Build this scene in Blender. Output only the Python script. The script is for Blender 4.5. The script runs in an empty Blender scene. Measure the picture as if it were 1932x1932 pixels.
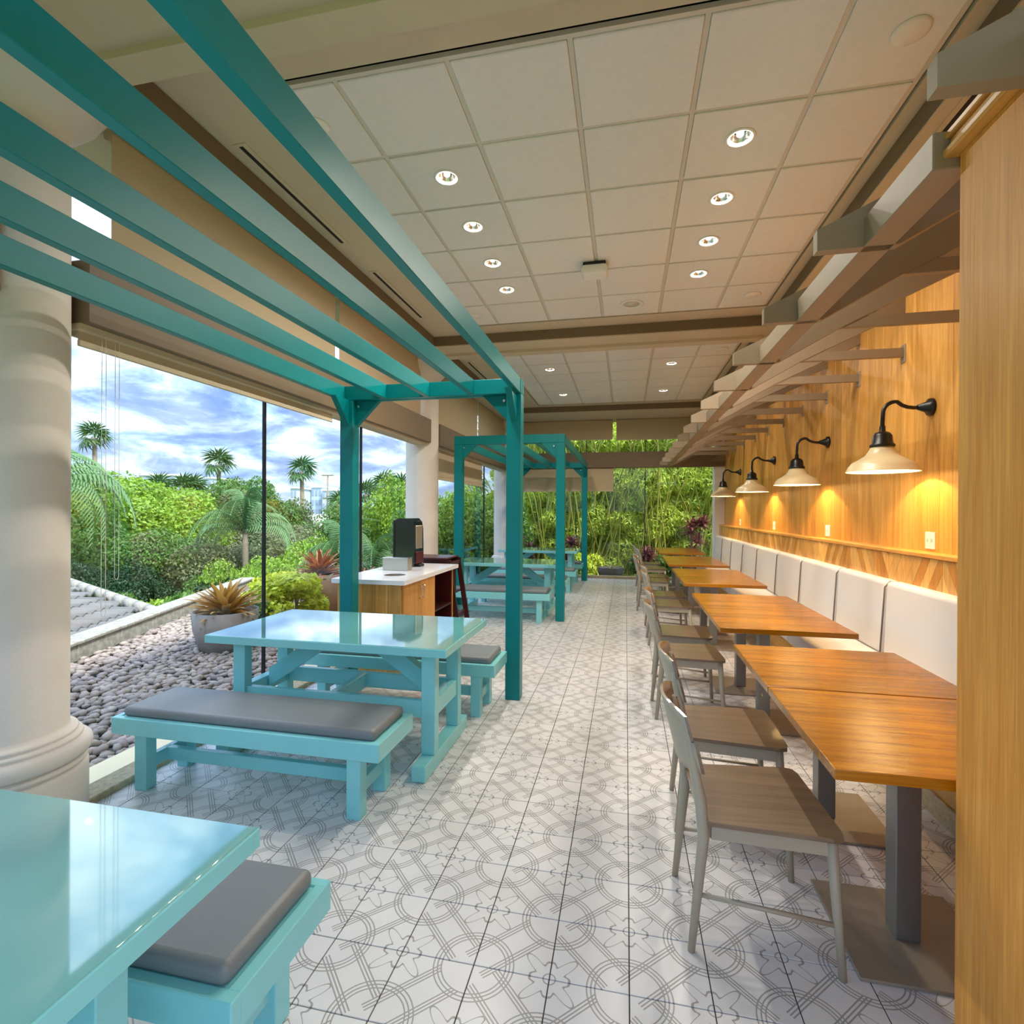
import bpy, bmesh, math, random
import numpy as np
from mathutils import Vector, Matrix, Euler
random.seed(7); np.random.seed(7)
S = bpy.context.scene
COL = S.collection
R = math.radians
# ------------------------------------------------------------------ camera, sky, sun, exposure
EYE = 1.53
yaw, pit, rol, FPX = -0.211882528, -0.00230547481, 0.00498800795, 999.14
f = Vector((math.sin(yaw)*math.cos(pit), math.cos(yaw)*math.cos(pit), math.sin(pit)))
r0 = Vector((math.cos(yaw), -math.sin(yaw), 0)); u0 = r0.cross(f)
cr, sr = math.cos(rol), math.sin(rol)
rt = r0*cr+u0*sr; up = u0*cr-r0*sr
cd = bpy.data.cameras.new('camera'); cam = bpy.data.objects.new('camera', cd); COL.objects.link(cam)
cam.matrix_world = Matrix(((rt.x, up.x, -f.x, 0), (rt.y, up.y, -f.y, 0), (rt.z, up.z, -f.z, EYE), (0, 0, 0, 1)))
cd.sensor_width = 36; cd.sensor_fit = 'HORIZONTAL'; cd.lens = FPX/1932*36
cd.clip_start = .05; cd.clip_end = 2000
S.camera = cam
S.view_settings.view_transform = 'Standard'; S.view_settings.look = 'None'
S.view_settings.gamma = 1; S.view_settings.use_curve_mapping = False
S.view_settings.exposure = 1.95
S.cycles.max_bounces = 12; S.cycles.diffuse_bounces = 6; S.cycles.glossy_bounces = 5
S.cycles.transparent_max_bounces = 24; S.cycles.transmission_bounces = 6
S.cycles.use_denoising = True; S.cycles.caustics_reflective = False; S.cycles.caustics_refractive = False
S.cycles.sample_clamp_indirect = 8.0
SKY_STRENGTH = 1.58
DOWNLIGHT_W = 5.0
WALL_LAMP_W = 6.5
SUN_W = 1.7


class NT:
    """tiny helper to write node trees as expressions"""
    def __init__(s, tree): s.t = tree; s.n = tree.nodes; s.l = tree.links
    def new(s, typ, **k):
        nd = s.n.new(typ)
        for a, b in k.items(): setattr(nd, a, b)
        return nd
    def put(s, sock, v):
        if isinstance(v, bpy.types.NodeSocket): s.l.new(v, sock)
        elif v is not None: sock.default_value = v
    def m(s, op, a, b=None, c=None, clamp=False):
        nd = s.n.new('ShaderNodeMath'); nd.operation = op; nd.use_clamp = clamp
        s.put(nd.inputs[0], a); s.put(nd.inputs[1], b)
        if c is not None: s.put(nd.inputs[2], c)
        return nd.outputs[0]
    def mix(s, fac, a, b, blend='MIX'):
        nd = s.n.new('ShaderNodeMix'); nd.data_type = 'RGBA'; nd.blend_type = blend
        s.put(nd.inputs[0], fac); s.put(nd.inputs[6], c4(a)); s.put(nd.inputs[7], c4(b))
        return nd.outputs[2]
    def noise(s, vec, scale, detail=3, rough=.5, dist=0):
        nd = s.n.new('ShaderNodeTexNoise')
        s.put(nd.inputs['Vector'], vec); nd.inputs['Scale'].default_value = scale
        nd.inputs['Detail'].default_value = detail; nd.inputs['Roughness'].default_value = rough
        nd.inputs['Distortion'].default_value = dist
        return nd.outputs[0]
    def mapping(s, vec, scale=(1, 1, 1), loc=(0, 0, 0), rot=(0, 0, 0)):
        nd = s.n.new('ShaderNodeMapping'); s.put(nd.inputs[0], vec)
        nd.inputs[1].default_value = loc; nd.inputs[2].default_value = rot; nd.inputs[3].default_value = scale
        return nd.outputs[0]
    def ramp(s, fac, stops):
        nd = s.n.new('ShaderNodeValToRGB'); s.put(nd.inputs[0], fac)
        e = nd.color_ramp.elements
        while len(e) > 1: e.remove(e[-1])
        e[0].position = stops[0][0]; e[0].color = c4(stops[0][1])
        for p, c in stops[1:]:
            k = e.new(p); k.color = c4(c)
        return nd.outputs[0]


def c4(c):
    if isinstance(c, bpy.types.NodeSocket) or c is None: return c
    if isinstance(c, (int, float)): return (c, c, c, 1)
    return tuple(c) if len(c) == 4 else tuple(c)+(1,)


def srgb(r, g, b):
    def f(v):
        v /= 255
        return v/12.92 if v < .04045 else ((v+.055)/1.055)**2.4
    return (f(r), f(g), f(b))


# sky: broken bright cloud over pale blue, the same all round
W = bpy.data.worlds.new('sky'); S.world = W; W.use_nodes = True
t = NT(W.node_tree); t.n.clear()
tc = t.new('ShaderNodeTexCoord'); sep = t.new('ShaderNodeSeparateXYZ'); t.l.new(tc.outputs['Generated'], sep.inputs[0])
zz = t.m('MAXIMUM', sep.outputs[2], 0.0); den = t.m('ADD', zz, .26)
cmb = t.new('ShaderNodeCombineXYZ')
t.put(cmb.inputs[0], t.m('DIVIDE', sep.outputs[0], den)); t.put(cmb.inputs[1], t.m('DIVIDE', sep.outputs[1], den))
n1 = t.noise(cmb.outputs[0], 1.7, 9, .58, .25)
n2 = t.noise(t.mapping(cmb.outputs[0], loc=(7.3, 2.1, 0)), 3.1, 8, .6, .5)
base = t.ramp(n1, [(.30, srgb(110, 150, 214)), (.42, srgb(176, 200, 234)), (.52, srgb(228, 236, 246)), (.66, srgb(255, 255, 255))])
shade = t.ramp(n2, [(.40, srgb(255, 255, 255)), (.48, srgb(190, 202, 224)), (.57, srgb(132, 150, 188)), (.72, srgb(108, 126, 166))])
sky = t.mix(.92, base, shade, 'MULTIPLY')
hz = t.m('POWER', t.m('SUBTRACT', 1.0, zz), 14.0)
sky = t.mix(t.m('MULTIPLY', hz, .45), sky, srgb(196, 216, 240))
up_fac = t.m('GREATER_THAN', sep.outputs[2], 0.0)
allc = t.mix(up_fac, srgb(110, 120, 90), sky)
bg = t.new('ShaderNodeBackground'); t.put(bg.inputs[0], allc)
t.put(bg.inputs[1], t.m('MULTIPLY_ADD', zz, SKY_STRENGTH*.72, SKY_STRENGTH*.30))   # overcast sky: zenith brighter than horizon
wo = t.new('ShaderNodeOutputWorld'); t.l.new(bg.outputs[0], wo.inputs[0])
W.cycles.sampling_method = 'MANUAL'; W.cycles.sample_map_resolution = 1024

sd = bpy.data.lights.new('sun', 'SUN'); sd.energy = SUN_W; sd.angle = R(9); sd.color = (1, .97, .9)
sun = bpy.data.objects.new('sun', sd); COL.objects.link(sun)
sun.rotation_euler = Vector((-.55, .28, -1.0)).to_track_quat('-Z', 'Y').to_euler()


# ------------------------------------------------------------------ materials
def mat(name, col, rough=.5, metal=0, var=0, vscale=6, stretch=(1, 1, 1), bump=0, bscale=60, rnd=0, coat=0, spec=.5, island=0, trans=0):
    m = bpy.data.materials.new(name); m.use_nodes = True
    t = NT(m.node_tree); b = t.n['Principled BSDF']
    b.inputs['Roughness'].default_value = rough; b.inputs['Metallic'].default_value = metal
    b.inputs['Specular IOR Level'].default_value = spec
    if coat: b.inputs['Coat Weight'].default_value = coat; b.inputs['Coat Roughness'].default_value = .04
    c = c4(col)
    tcn = t.new('ShaderNodeTexCoord')
    if var:
        n = t.noise(t.mapping(tcn.outputs['Object'], stretch), vscale, 5, .6)
        k = t.ramp(n, [(.3, (1-var,)*3), (.7, (1+var*.6,)*3)])
        c = t.mix(1.0, c, k, 'MULTIPLY')
    if rnd or island:
        if island: v = t.new('ShaderNodeNewGeometry').outputs['Random Per Island']; a = island
        else: v = t.new('ShaderNodeObjectInfo').outputs['Random']; a = rnd
        hs = t.new('ShaderNodeHueSaturation')
        t.put(hs.inputs['Value'], t.m('MULTIPLY_ADD', v, 2*a, 1-a))
        t.put(hs.inputs['Hue'], t.m('MULTIPLY_ADD', v, .04*a, .5-.02*a))
        t.put(hs.inputs['Color'], c); c = hs.outputs[0]
    t.put(b.inputs['Base Color'], c)
    if bump:
        bn = t.new('ShaderNodeBump'); bn.inputs['Strength'].default_value = bump; bn.inputs['Distance'].default_value = .01
        t.put(bn.inputs['Height'], t.noise(t.mapping(tcn.outputs['Object'], stretch), bscale, 3, .6))
        t.l.new(bn.outputs[0], b.inputs['Normal'])
    if trans:
        tr = t.new('ShaderNodeBsdfTranslucent'); t.put(tr.inputs[0], c)
        mx = t.new('ShaderNodeMixShader'); mx.inputs[0].default_value = trans
        t.l.new(b.outputs[0], mx.inputs[1]); t.l.new(tr.outputs[0], mx.inputs[2])
        t.l.new(mx.outputs[0], t.n['Material Output'].inputs[0])
    return m


def woodmat(name, col, dark, axis, rough=.35, coat=0, rnd=.1, gscale=1.0, band=0, bandaxis=1, bump=0):
    """grain runs along axis (0, 1, 2)"""
    m = bpy.data.materials.new(name); m.use_nodes = True
    t = NT(m.node_tree); b = t.n['Principled BSDF']
    tcn = t.new('ShaderNodeTexCoord'); oi = t.new('ShaderNodeObjectInfo')
    st = [14*gscale]*3; st[axis] = .9*gscale
    ad = t.new('ShaderNodeVectorMath'); ad.operation = 'ADD'
    sc = t.new('ShaderNodeVectorMath'); sc.operation = 'SCALE'
    sc.inputs[0].default_value = (13.1, 7.7, 9.3); t.l.new(oi.outputs['Random'], sc.inputs['Scale'])
    t.l.new(tcn.outputs['Object'], ad.inputs[0]); t.l.new(sc.outputs[0], ad.inputs[1])
    n = t.noise(t.mapping(ad.outputs[0], st), 1.6, 6, .62, .6)
    st2 = [120*gscale]*3; st2[axis] = 3*gscale
    n2 = t.noise(t.mapping(ad.outputs[0], st2), 1.2, 3, .6)
    c = t.mix(t.ramp(n, [(.36, (0, 0, 0)), (.64, (1, 1, 1))]), dark, col)
    c = t.mix(.5, c, t.ramp(n2, [(.35, (.72,)*3), (.65, (1.12,)*3)]), 'MULTIPLY')
    v = t.m('MULTIPLY_ADD', oi.outputs['Random'], 2*rnd, 1-rnd)
    if band:
        sp = t.new('ShaderNodeSeparateXYZ'); t.l.new(tcn.outputs['Object'], sp.inputs[0])
        fl = t.m('FLOOR', t.m('DIVIDE', sp.outputs[bandaxis], band))
        wn = t.new('ShaderNodeTexWhiteNoise'); wn.noise_dimensions = '1D'
        t.put(wn.inputs['W'], t.m('ADD', fl, t.m('MULTIPLY', oi.outputs['Random'], 37.0)))
        v = t.m('MULTIPLY', v, t.m('MULTIPLY_ADD', wn.outputs[0], .3, .85))
    hs = t.new('ShaderNodeHueSaturation'); t.put(hs.inputs['Value'], v); t.put(hs.inputs['Color'], c)
    t.put(b.inputs['Base Color'], hs.outputs[0])
    b.inputs['Roughness'].default_value = rough
    if coat: b.inputs['Coat Weight'].default_value = coat; b.inputs['Coat Roughness'].default_value = .06
    if bump:
        bn = t.new('ShaderNodeBump'); bn.inputs['Strength'].default_value = bump; bn.inputs['Distance'].default_value = .004
        t.put(bn.inputs['Height'], n2)
        t.l.new(bn.outputs[0], b.inputs['Normal'])
        if coat: t.l.new(bn.outputs[0], b.inputs['Coat Normal'])
    return m


def emis(name, col, st):
    m = bpy.data.materials.new(name); m.use_nodes = True
    b = m.node_tree.nodes['Principled BSDF']
    b.inputs['Base Color'].default_value = c4(col); b.inputs['Emission Color'].default_value = c4(col)
    b.inputs['Emission Strength'].default_value = st
    return m


def glassmat():
    m = bpy.data.materials.new('clear_glass'); m.use_nodes = True
    t = NT(m.node_tree); t.n.clear()
    tr = t.new('ShaderNodeBsdfTransparent'); tr.inputs[0].default_value = (.96, .985, .975, 1)
    gl = t.new('ShaderNodeBsdfGlossy'); gl.inputs['Roughness'].default_value = 0
    fr = t.new('ShaderNodeFresnel'); bf = t.new('ShaderNodeNewGeometry')
    t.put(fr.inputs[0], t.m('MULTIPLY_ADD', bf.outputs['Backfacing'], 1/1.3-1.3, 1.3))
    mx = t.new('ShaderNodeMixShader'); t.l.new(fr.outputs[0], mx.inputs[0])
    t.l.new(tr.outputs[0], mx.inputs[1]); t.l.new(gl.outputs[0], mx.inputs[2])
    o = t.new('ShaderNodeOutputMaterial'); t.l.new(mx.outputs[0], o.inputs[0])
    return m


def floor_tile_mat():
    m = bpy.data.materials.new('encaustic_tile'); m.use_nodes = True
    t = NT(m.node_tree); b = t.n['Principled BSDF']
    g = t.new('ShaderNodeNewGeometry'); sp = t.new('ShaderNodeSeparateXYZ'); t.l.new(g.outputs['Position'], sp.inputs[0])
    X = t.m('DIVIDE', t.m('SUBTRACT', sp.outputs[0], .019), .256)
    Y = t.m('DIVIDE', t.m('SUBTRACT', sp.outputs[1], 1.715), .256)
    A = t.m('MULTIPLY', t.m('ADD', X, Y), .5); B = t.m('MULTIPLY', t.m('SUBTRACT', X, Y), .5)
    la = t.m('SUBTRACT', A, t.m('ROUND', A)); lb = t.m('SUBTRACT', B, t.m('ROUND', B))
    aa = t.m('ABSOLUTE', la); ab = t.m('ABSOLUTE', lb)
    def ln(v, c, w): return t.m('LESS_THAN', t.m('ABSOLUTE', t.m('SUBTRACT', v, c)), w)
    def hyp(p, q): return t.m('SQRT', t.m('ADD', t.m('MULTIPLY', p, p), t.m('MULTIPLY', q, q)))
    r = hyp(la, lb)
    w = .0065
    lines = None
    def add(x):
        nonlocal lines
        lines = x if lines is None else t.m('MAXIMUM', lines, x)
    for c in (.30, .335, .372): add(ln(r, c, w))
    offr = t.m('GREATER_THAN', r, .30)
    for c in (.105, .135, .165):
        add(t.m('MULTIPLY', ln(ab, c, w), t.m('MAXIMUM', offr, t.m('GREATER_THAN', la, 0.0))))
        add(t.m('MULTIPLY', ln(aa, c, w), t.m('MAXIMUM', t.m('MULTIPLY', offr, t.m('GREATER_THAN', ab, .165)), t.m('MULTIPLY', t.m('LESS_THAN', r, .30), t.m('GREATER_THAN', ab, .165)))))
    ga = t.m('SUBTRACT', t.m('SUBTRACT', A, t.m('FLOOR', A)), .5); gb = t.m('SUBTRACT', t.m('SUBTRACT', B, t.m('FLOOR', B)), .5)
    rf = hyp(ga, gb); th = t.m('ARCTAN2', t.m('SUBTRACT', ga, gb), t.m('ADD', ga, gb))
    def cs(k, a): return t.m('MULTIPLY', t.m('COSINE', t.m('MULTIPLY', th, float(k))), a)
    Rf = t.m('ADD', t.m('ADD', .20, cs(4, -.055)), t.m('ADD', cs(8, .055), cs(12, -.02)))
    add(t.m('LESS_THAN', t.m('ABSOLUTE', t.m('SUBTRACT', rf, Rf)), .011))
    add(ln(rf, .055, .006))
    n = t.noise(g.outputs['Position'], 2.2, 4, .6)
    basec = t.mix(t.ramp(n, [(.35, (0,)*3), (.65, (1,)*3)]), (.66, .645, .63), (.73, .715, .70))
    oi = t.new('ShaderNodeObjectInfo')
    hs = t.new('ShaderNodeHueSaturation'); t.put(hs.inputs['Value'], t.m('MULTIPLY_ADD', oi.outputs['Random'], .07, .965)); t.put(hs.inputs['Color'], basec)
    t.put(b.inputs['Base Color'], t.mix(t.m('MULTIPLY', lines, .72), hs.outputs[0], (.20, .185, .17)))
    b.inputs['Roughness'].default_value = .34; b.inputs['Specular IOR Level'].default_value = .35
    return m


TEAL = mat('deep_teal_paint', srgb(0, 126, 130), .34, spec=.3, var=.05, vscale=3, bump=.04, bscale=25)
AQUA = mat('pale_aqua_gloss_paint', srgb(136, 210, 212), .22, var=.03, vscale=3, bump=.03, bscale=14)
AQUATOP = mat('aqua_lacquer_tabletop', srgb(120, 186, 182), .05, var=.02, vscale=2, bump=.012, bscale=5, coat=1, spec=.8)
VINYL = mat('charcoal_vinyl', srgb(120, 124, 124), .42, var=.05, bump=.12, bscale=160)
CEILP = mat('warm_grey_ceiling_paint', srgb(206, 192, 164), .9, var=.03, bump=.05, bscale=90)
TILEC = mat('mineral_ceiling_tile', srgb(236, 233, 226), .95, var=.03, vscale=20, bump=.25, bscale=260, rnd=.02)
GRID = mat('ceiling_grid_metal', srgb(214, 206, 190), .5)
BROWN = mat('bronze_brown_paint', srgb(122, 104, 80), .6, var=.04)
SHADE = mat('sand_shade_fabric', srgb(214, 196, 164), .9, bump=.2, bscale=400, trans=.25)
BLACK = mat('black_metal', srgb(18, 18, 18), .35)
SEAL = mat('black_sealant', srgb(12, 12, 12), .6)
COLM = mat('column_plaster', srgb(226, 218, 206), .75, var=.05, vscale=4, bump=.1, bscale=70)
STONE = mat('mottled_kerb_stone', srgb(186, 168, 132), .7, var=.3, vscale=40, bump=.2, bscale=60)
CREAM = mat('cream_flashing', srgb(232, 214, 176), .6, var=.05)
TRELL = mat('trellis_taupe_paint', srgb(150, 132, 108), .55, var=.04, vscale=5)
OAKV = woodmat('honey_oak_vertical', srgb(222, 164, 82), srgb(200, 138, 58), 2, .42, rnd=.15)
OAKP = woodmat('partition_oak', srgb(236, 166, 78), srgb(218, 144, 56), 2, .5, rnd=.02)
OAKD = woodmat('darker_oak_chevron', srgb(206, 144, 70), srgb(184, 122, 48), 2, .42, rnd=.12)
OAKY = woodmat('honey_oak_lengthwise', srgb(224, 168, 86), srgb(202, 142, 62), 1, .42, rnd=.08)
OAKC = woodmat('honey_oak_chevron', srgb(228, 180, 106), srgb(208, 154, 80), 2, .42, rnd=.26)
TABW = woodmat('varnished_teak_top', srgb(198, 128, 8), srgb(160, 94, 4), 0, .2, coat=.35, rnd=.06, band=.085, bump=.25)
UPH = mat('pale_grey_upholstery', srgb(222, 216, 212), .6, bump=.05, bscale=180)
PIPING = mat('dark_piping', srgb(110, 100, 92), .6)
CHAIRF = mat('greige_painted_beech', srgb(168, 158, 138), .4, var=.04)
CHAIRS = woodmat('taupe_ply_seat', srgb(132, 110, 86), srgb(116, 94, 72), 0, .3, coat=.25, rnd=.05)
STEEL = mat('brushed_silver_post', srgb(150, 150, 146), .42, metal=.75)
PLATE = mat('cast_base_plate', srgb(150, 140, 124), .5, metal=.3, var=.05)
LAMPC = mat('cream_enamel_shade', srgb(226, 204, 160), .32)
LAMPW = mat('white_enamel', srgb(250, 244, 228), .4)
WHITEP = mat('white_plastic', srgb(240, 236, 226), .4)
QUARTZ = mat('white_quartz_top', srgb(240, 238, 236), .18, var=.02)
MAROON = mat('dark_maroon_laminate', srgb(70, 18, 20), .35)
DARKR = mat('dark_stained_wood', srgb(58, 18, 18), .4)
CHROME = mat('chrome', srgb(215, 212, 205), .22, metal=1)
BRUSH = mat('brushed_aluminium', srgb(190, 186, 174), .4, metal=.9, var=.06, stretch=(1, 30, 30))
DARKG = mat('smoked_black_plastic', srgb(26, 28, 32), .12, coat=.6)
GLASS = glassmat()
FLOORT = floor_tile_mat()
GROUT = mat('dark_grout', srgb(82, 76, 72), .9)
GLOW = emis('warm_bulb_glow', (1.0, .82, .5), 14)
GLOWD = emis('downlight_glow', (1.0, .92, .8), .9)
CLAY = mat('grey_fibre_pot', srgb(150, 140, 132), .8, var=.12, vscale=6)
CLAYB = mat('brown_clay_pot', srgb(160, 120, 96), .8, var=.12, vscale=6)
DARKPOT = mat('dark_grey_pot', srgb(82, 80, 78), .7, var=.1)
SOIL = mat('soil', srgb(74, 58, 44), .95, var=.3, vscale=30)
COPE = mat('weathered_white_coping', srgb(160, 154, 142), .85, var=.42, vscale=16, bump=.3, bscale=40)
RTILE = mat('grey_roof_tile', srgb(112, 110, 108), .85, var=.15, rnd=.15)
PEB = mat('river_pebble', srgb(158, 142, 130), .75, var=.1, vscale=20, rnd=.3)
PEBI = mat('river_pebble_far', srgb(156, 140, 130), .75, var=.1, vscale=2, island=.3)
MEMB = mat('roof_membrane', srgb(96, 86, 80), .9)
GRASS = mat('undergrowth_ground', srgb(92, 112, 48), .95, var=.4, vscale=.6)
BARK = mat('grey_bark', srgb(150, 134, 112), .9, var=.2, vscale=10)
HOTEL = mat('pale_hotel_wall', srgb(206, 214, 226), .8)
HOTELW = mat('hotel_window', srgb(158, 172, 192), .3)
CULM = mat('bamboo_culm', srgb(150, 152, 58), .5, rnd=.25)


def leafm(name, c, i=.35, tr=.35): return mat(name, c, .55, island=i, trans=tr)


L_LIME = leafm('lime_leaf', srgb(138, 170, 52))
L_MID = leafm('mid_green_leaf', srgb(92, 128, 48))
L_DARK = leafm('dark_green_leaf', srgb(48, 80, 42), .3)
L_OLIVE = leafm('olive_leaf', srgb(118, 124, 78))
L_BAMB = leafm('bamboo_leaf', srgb(202, 218, 92), .4, .45)
L_YEL = leafm('yellow_green_leaf', srgb(196, 206, 60))
L_PALM = mat('palm_frond_green', srgb(82, 118, 62), .5, rnd=.2, trans=.3)
L_QUEEN = mat('queen_palm_green', srgb(104, 140, 84), .5, rnd=.15, trans=.3)
L_BROM = mat('bromeliad_amber', srgb(196, 150, 72), .4, rnd=.35, trans=.25)
L_BROM2 = mat('bromeliad_rust', srgb(168, 104, 62), .4, rnd=.35, trans=.25)
L_CORD = mat('cordyline_maroon', srgb(126, 64, 72), .45, rnd=.45, trans=.25)


# ------------------------------------------------------------------ mesh helpers
def link(name, me, mtl, parent=None):
    o = bpy.data.objects.new(name, me); COL.objects.link(o)
    if mtl is not None and not me.materials: me.materials.append(mtl)
    if parent is not None: o.parent = parent
    return o


class MB:
    def __init__(s): s.b = bmesh.new()
    def box(s, x0, x1, y0, y1, z0, z1, bev=0, seg=1, M=None):
        g = bmesh.ops.create_cube(s.b, size=1)
        vs = g['verts']
        for v in vs: v.co = Vector((x0+(v.co.x+.5)*(x1-x0), y0+(v.co.y+.5)*(y1-y0), z0+(v.co.z+.5)*(z1-z0)))
        if bev:
            es = {e for v in vs for e in v.link_edges}
            rr = bmesh.ops.bevel(s.b, geom=list(es), offset=bev, segments=seg, profile=.5, affect='EDGES')
            vs = rr['verts'] if seg > 0 else vs
            vs = list({v for fc in rr['faces'] for v in fc.verts} | set(v for v in vs if v.is_valid))
            if seg > 1:
                for fc in rr['faces']: fc.smooth = True
        if M is not None:
            for v in vs: v.co = M @ v.co
        return s
    def prism(s, pts, axis, a0, a1, M=None):
        """polygon pts in the two other axes (in x,y,z order) extruded along axis"""
        def mk(p, a):
            q = [p[0], p[1]]; q.insert(axis, a); v = Vector(q)
            return s.b.verts.new(M @ v if M is not None else v)
        A = [mk(p, a0) for p in pts]; B = [mk(p, a1) for p in pts]; n = len(pts)
        fs = [s.b.faces.new(A), s.b.faces.new(B[::-1])]
        for i in range(n): fs.append(s.b.faces.new((A[i], B[i], B[(i+1) % n], A[(i+1) % n])))
        bmesh.ops.recalc_face_normals(s.b, faces=fs)
        return s
    def tube(s, pts, r, n=8, cap=True):
        pts = [Vector(p) for p in pts]; k = len(pts)
        rs = r if isinstance(r, (list, tuple)) else [r]*k
        rings = []
        ref = None
        for i, p in enumerate(pts):
            d = (pts[min(i+1, k-1)]-pts[max(i-1, 0)]).normalized()
            if ref is None: ref = Vector((0, 0, 1)) if abs(d.z) < .9 else Vector((1, 0, 0))
            a = d.cross(ref).normalized(); ref = a.cross(d).normalized()
            rings.append([s.b.verts.new(p+(a*math.cos(2*math.pi*j/n)+ref*math.sin(2*math.pi*j/n))*rs[i]) for j in range(n)])
        fs = []
        for i in range(k-1):
            for j in range(n):
                fc = s.b.faces.new((rings[i][j], rings[i][(j+1) % n], rings[i+1][(j+1) % n], rings[i+1][j])); fc.smooth = True; fs.append(fc)
        if cap: fs += [s.b.faces.new(rings[0][::-1]), s.b.faces.new(rings[-1])]
        bmesh.ops.recalc_face_normals(s.b, faces=fs)
        return s
    def lathe(s, prof, c=(0, 0, 0), n=32, close=False, smooth=True):
        rings = []
        for r, z in prof:
            if r < 1e-6: rings.append([s.b.verts.new((c[0], c[1], c[2]+z))])
            else: rings.append([s.b.verts.new((c[0]+r*math.cos(2*math.pi*j/n), c[1]+r*math.sin(2*math.pi*j/n), c[2]+z)) for j in range(n)])
        fs = []
        pairs = list(zip(rings[:-1], rings[1:]))
        if close: pairs.append((rings[-1], rings[0]))
        for a, b in pairs:
            for j in range(n):
                q = []
                for v in ((a[j], a[(j+1) % n]) if len(a) > 1 else (a[0],)): q.append(v)
                for v in ((b[(j+1) % n], b[j]) if len(b) > 1 else (b[0],)): q.append(v)
                if len(q) > 2:
                    fc = s.b.faces.new(q); fc.smooth = smooth; fs.append(fc)
        bmesh.ops.recalc_face_normals(s.b, faces=fs)
        return s
    def mesh(s, name):
        me = bpy.data.meshes.new(name); s.b.to_mesh(me); s.b.free(); return me
    def obj(s, name, mtl, parent=None): return link(name, s.mesh(name), mtl, parent)


def holed(X0, X1, Y0, Y1, hx, hy, hr, za, zb, name, n=32):
    b = bmesh.new(); out = []; inn = []
    for j in range(n):
        a = 2*math.pi*(j+.5)/n; c, s_ = math.cos(a), math.sin(a)
        ts = [(X1-hx)/c if c > 0 else (X0-hx)/c, (Y1-hy)/s_ if s_ > 0 else (Y0-hy)/s_]
        tt = min(ts); out.append((hx+c*tt, hy+s_*tt)); inn.append((hx+c*hr, hy+s_*hr))
    for cn in ((X0, Y0), (X0, Y1), (X1, Y0), (X1, Y1)):
        j = min(range(n), key=lambda q: (out[q][0]-cn[0])**2+(out[q][1]-cn[1])**2); out[j] = cn
    lv = {}
    for nm, pts in (('o', out), ('i', inn)):
        for k, z in ((0, za), (1, zb)): lv[nm, k] = [b.verts.new((p_[0], p_[1], z)) for p_ in pts]
    for j in range(n):
        q = (j+1) % n
        for A_, B_ in ((('o', 1), ('i', 1)), (('o', 0), ('i', 0)), (('o', 0), ('o', 1)), (('i', 0), ('i', 1))):
            b.faces.new((lv[A_][j], lv[A_][q], lv[B_][q], lv[B_][j]))
    bmesh.ops.recalc_face_normals(b, faces=b.faces)
    me = bpy.data.meshes.new(name); b.to_mesh(me); b.free(); return me


def arrays_mesh(name, V, F):
    me = bpy.data.meshes.new(name)
    V = np.asarray(V, dtype=np.float32); F = np.asarray(F, dtype=np.int32); k = F.shape[1]
    me.vertices.add(len(V)); me.vertices.foreach_set('co', V.ravel())
    me.loops.add(F.size); me.loops.foreach_set('vertex_index', F.ravel())
    me.polygons.add(len(F)); me.polygons.foreach_set('loop_start', np.arange(0, F.size, k, dtype=np.int32))
    me.polygons.foreach_set('loop_total', np.full(len(F), k, dtype=np.int32))
    me.update(); me.validate()
    return me


def empty(name, loc=(0, 0, 0), rz=0, parent=None):
    o = bpy.data.objects.new(name, None); COL.objects.link(o); o.location = loc; o.rotation_euler = (0, 0, rz)
    o.empty_display_size = .1
    if parent: o.parent = parent
    return o


def tag(o, label, cat, group=None, kind=None):
    o['label'] = label; o['category'] = cat
    if group: o['group'] = group
    if kind: o['kind'] = kind
    return o


def struct(o, label=None):
    o['kind'] = 'structure'
    if label: o['label'] = label
    return o


def copy_tree(o, parent=None):
    c = o.copy(); COL.objects.link(c)
    if parent is not None: c.parent = parent
    for ch in list(o.children): copy_tree(ch, c)
    return c


ORD = ['nearest', 'second', 'third', 'fourth', 'fifth', 'sixth', 'seventh', 'eighth', 'ninth', 'tenth', 'eleventh', 'twelfth', 'thirteenth', 'farthest']

# ------------------------------------------------------------------ room shell
XL, XR, YF, YB, ZC, ZT = -2.85, 2.12, 12.35, -1.7, 3.62, 3.75
fl = MB().box(-3.1, 2.4, YB, YF+.25, -.25, -.006).obj('floor', GROUT); struct(fl, 'patterned grey and white tiled floor')
T = .256
tm = MB().box(-.126, .126, -.126, .126, -.006, 0, .0012).mesh('floor_tile'); tm.materials.append(FLOORT)
cells = []
for i in range(-11, 9):
    for j in range(-18, 42):
        x0 = .019+i*T; y0 = 1.715+j*T
        cx, cy = x0+T/2, y0+T/2
        if cx < -2.69+.02 or cx > 2.1 or cy < YB+.2 or cy > YF-.05: continue
        q = Vector((cx, cy, 0)); zc = q.dot(f); xc = q.dot(rt)
        vis = zc > .75 and abs(xc/zc) < 1.0 and cx < 1.6
        cells.append((zc if vis else 99, cx, cy))
cells.sort()
rest = []
for k, (d, cx, cy) in enumerate(cells):
    if k < 300:
        o = link('floor_tile', tm, None, fl); o.location = (cx, cy, 0)
    else: rest.append((cx, cy))
b = MB()
for cx, cy in rest: b.box(cx-.126, cx+.126, cy-.126, cy+.126, -.006, 0)
o = b.obj('floor_tile', FLOORT, fl); o['kind'] = 'stuff'

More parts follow.
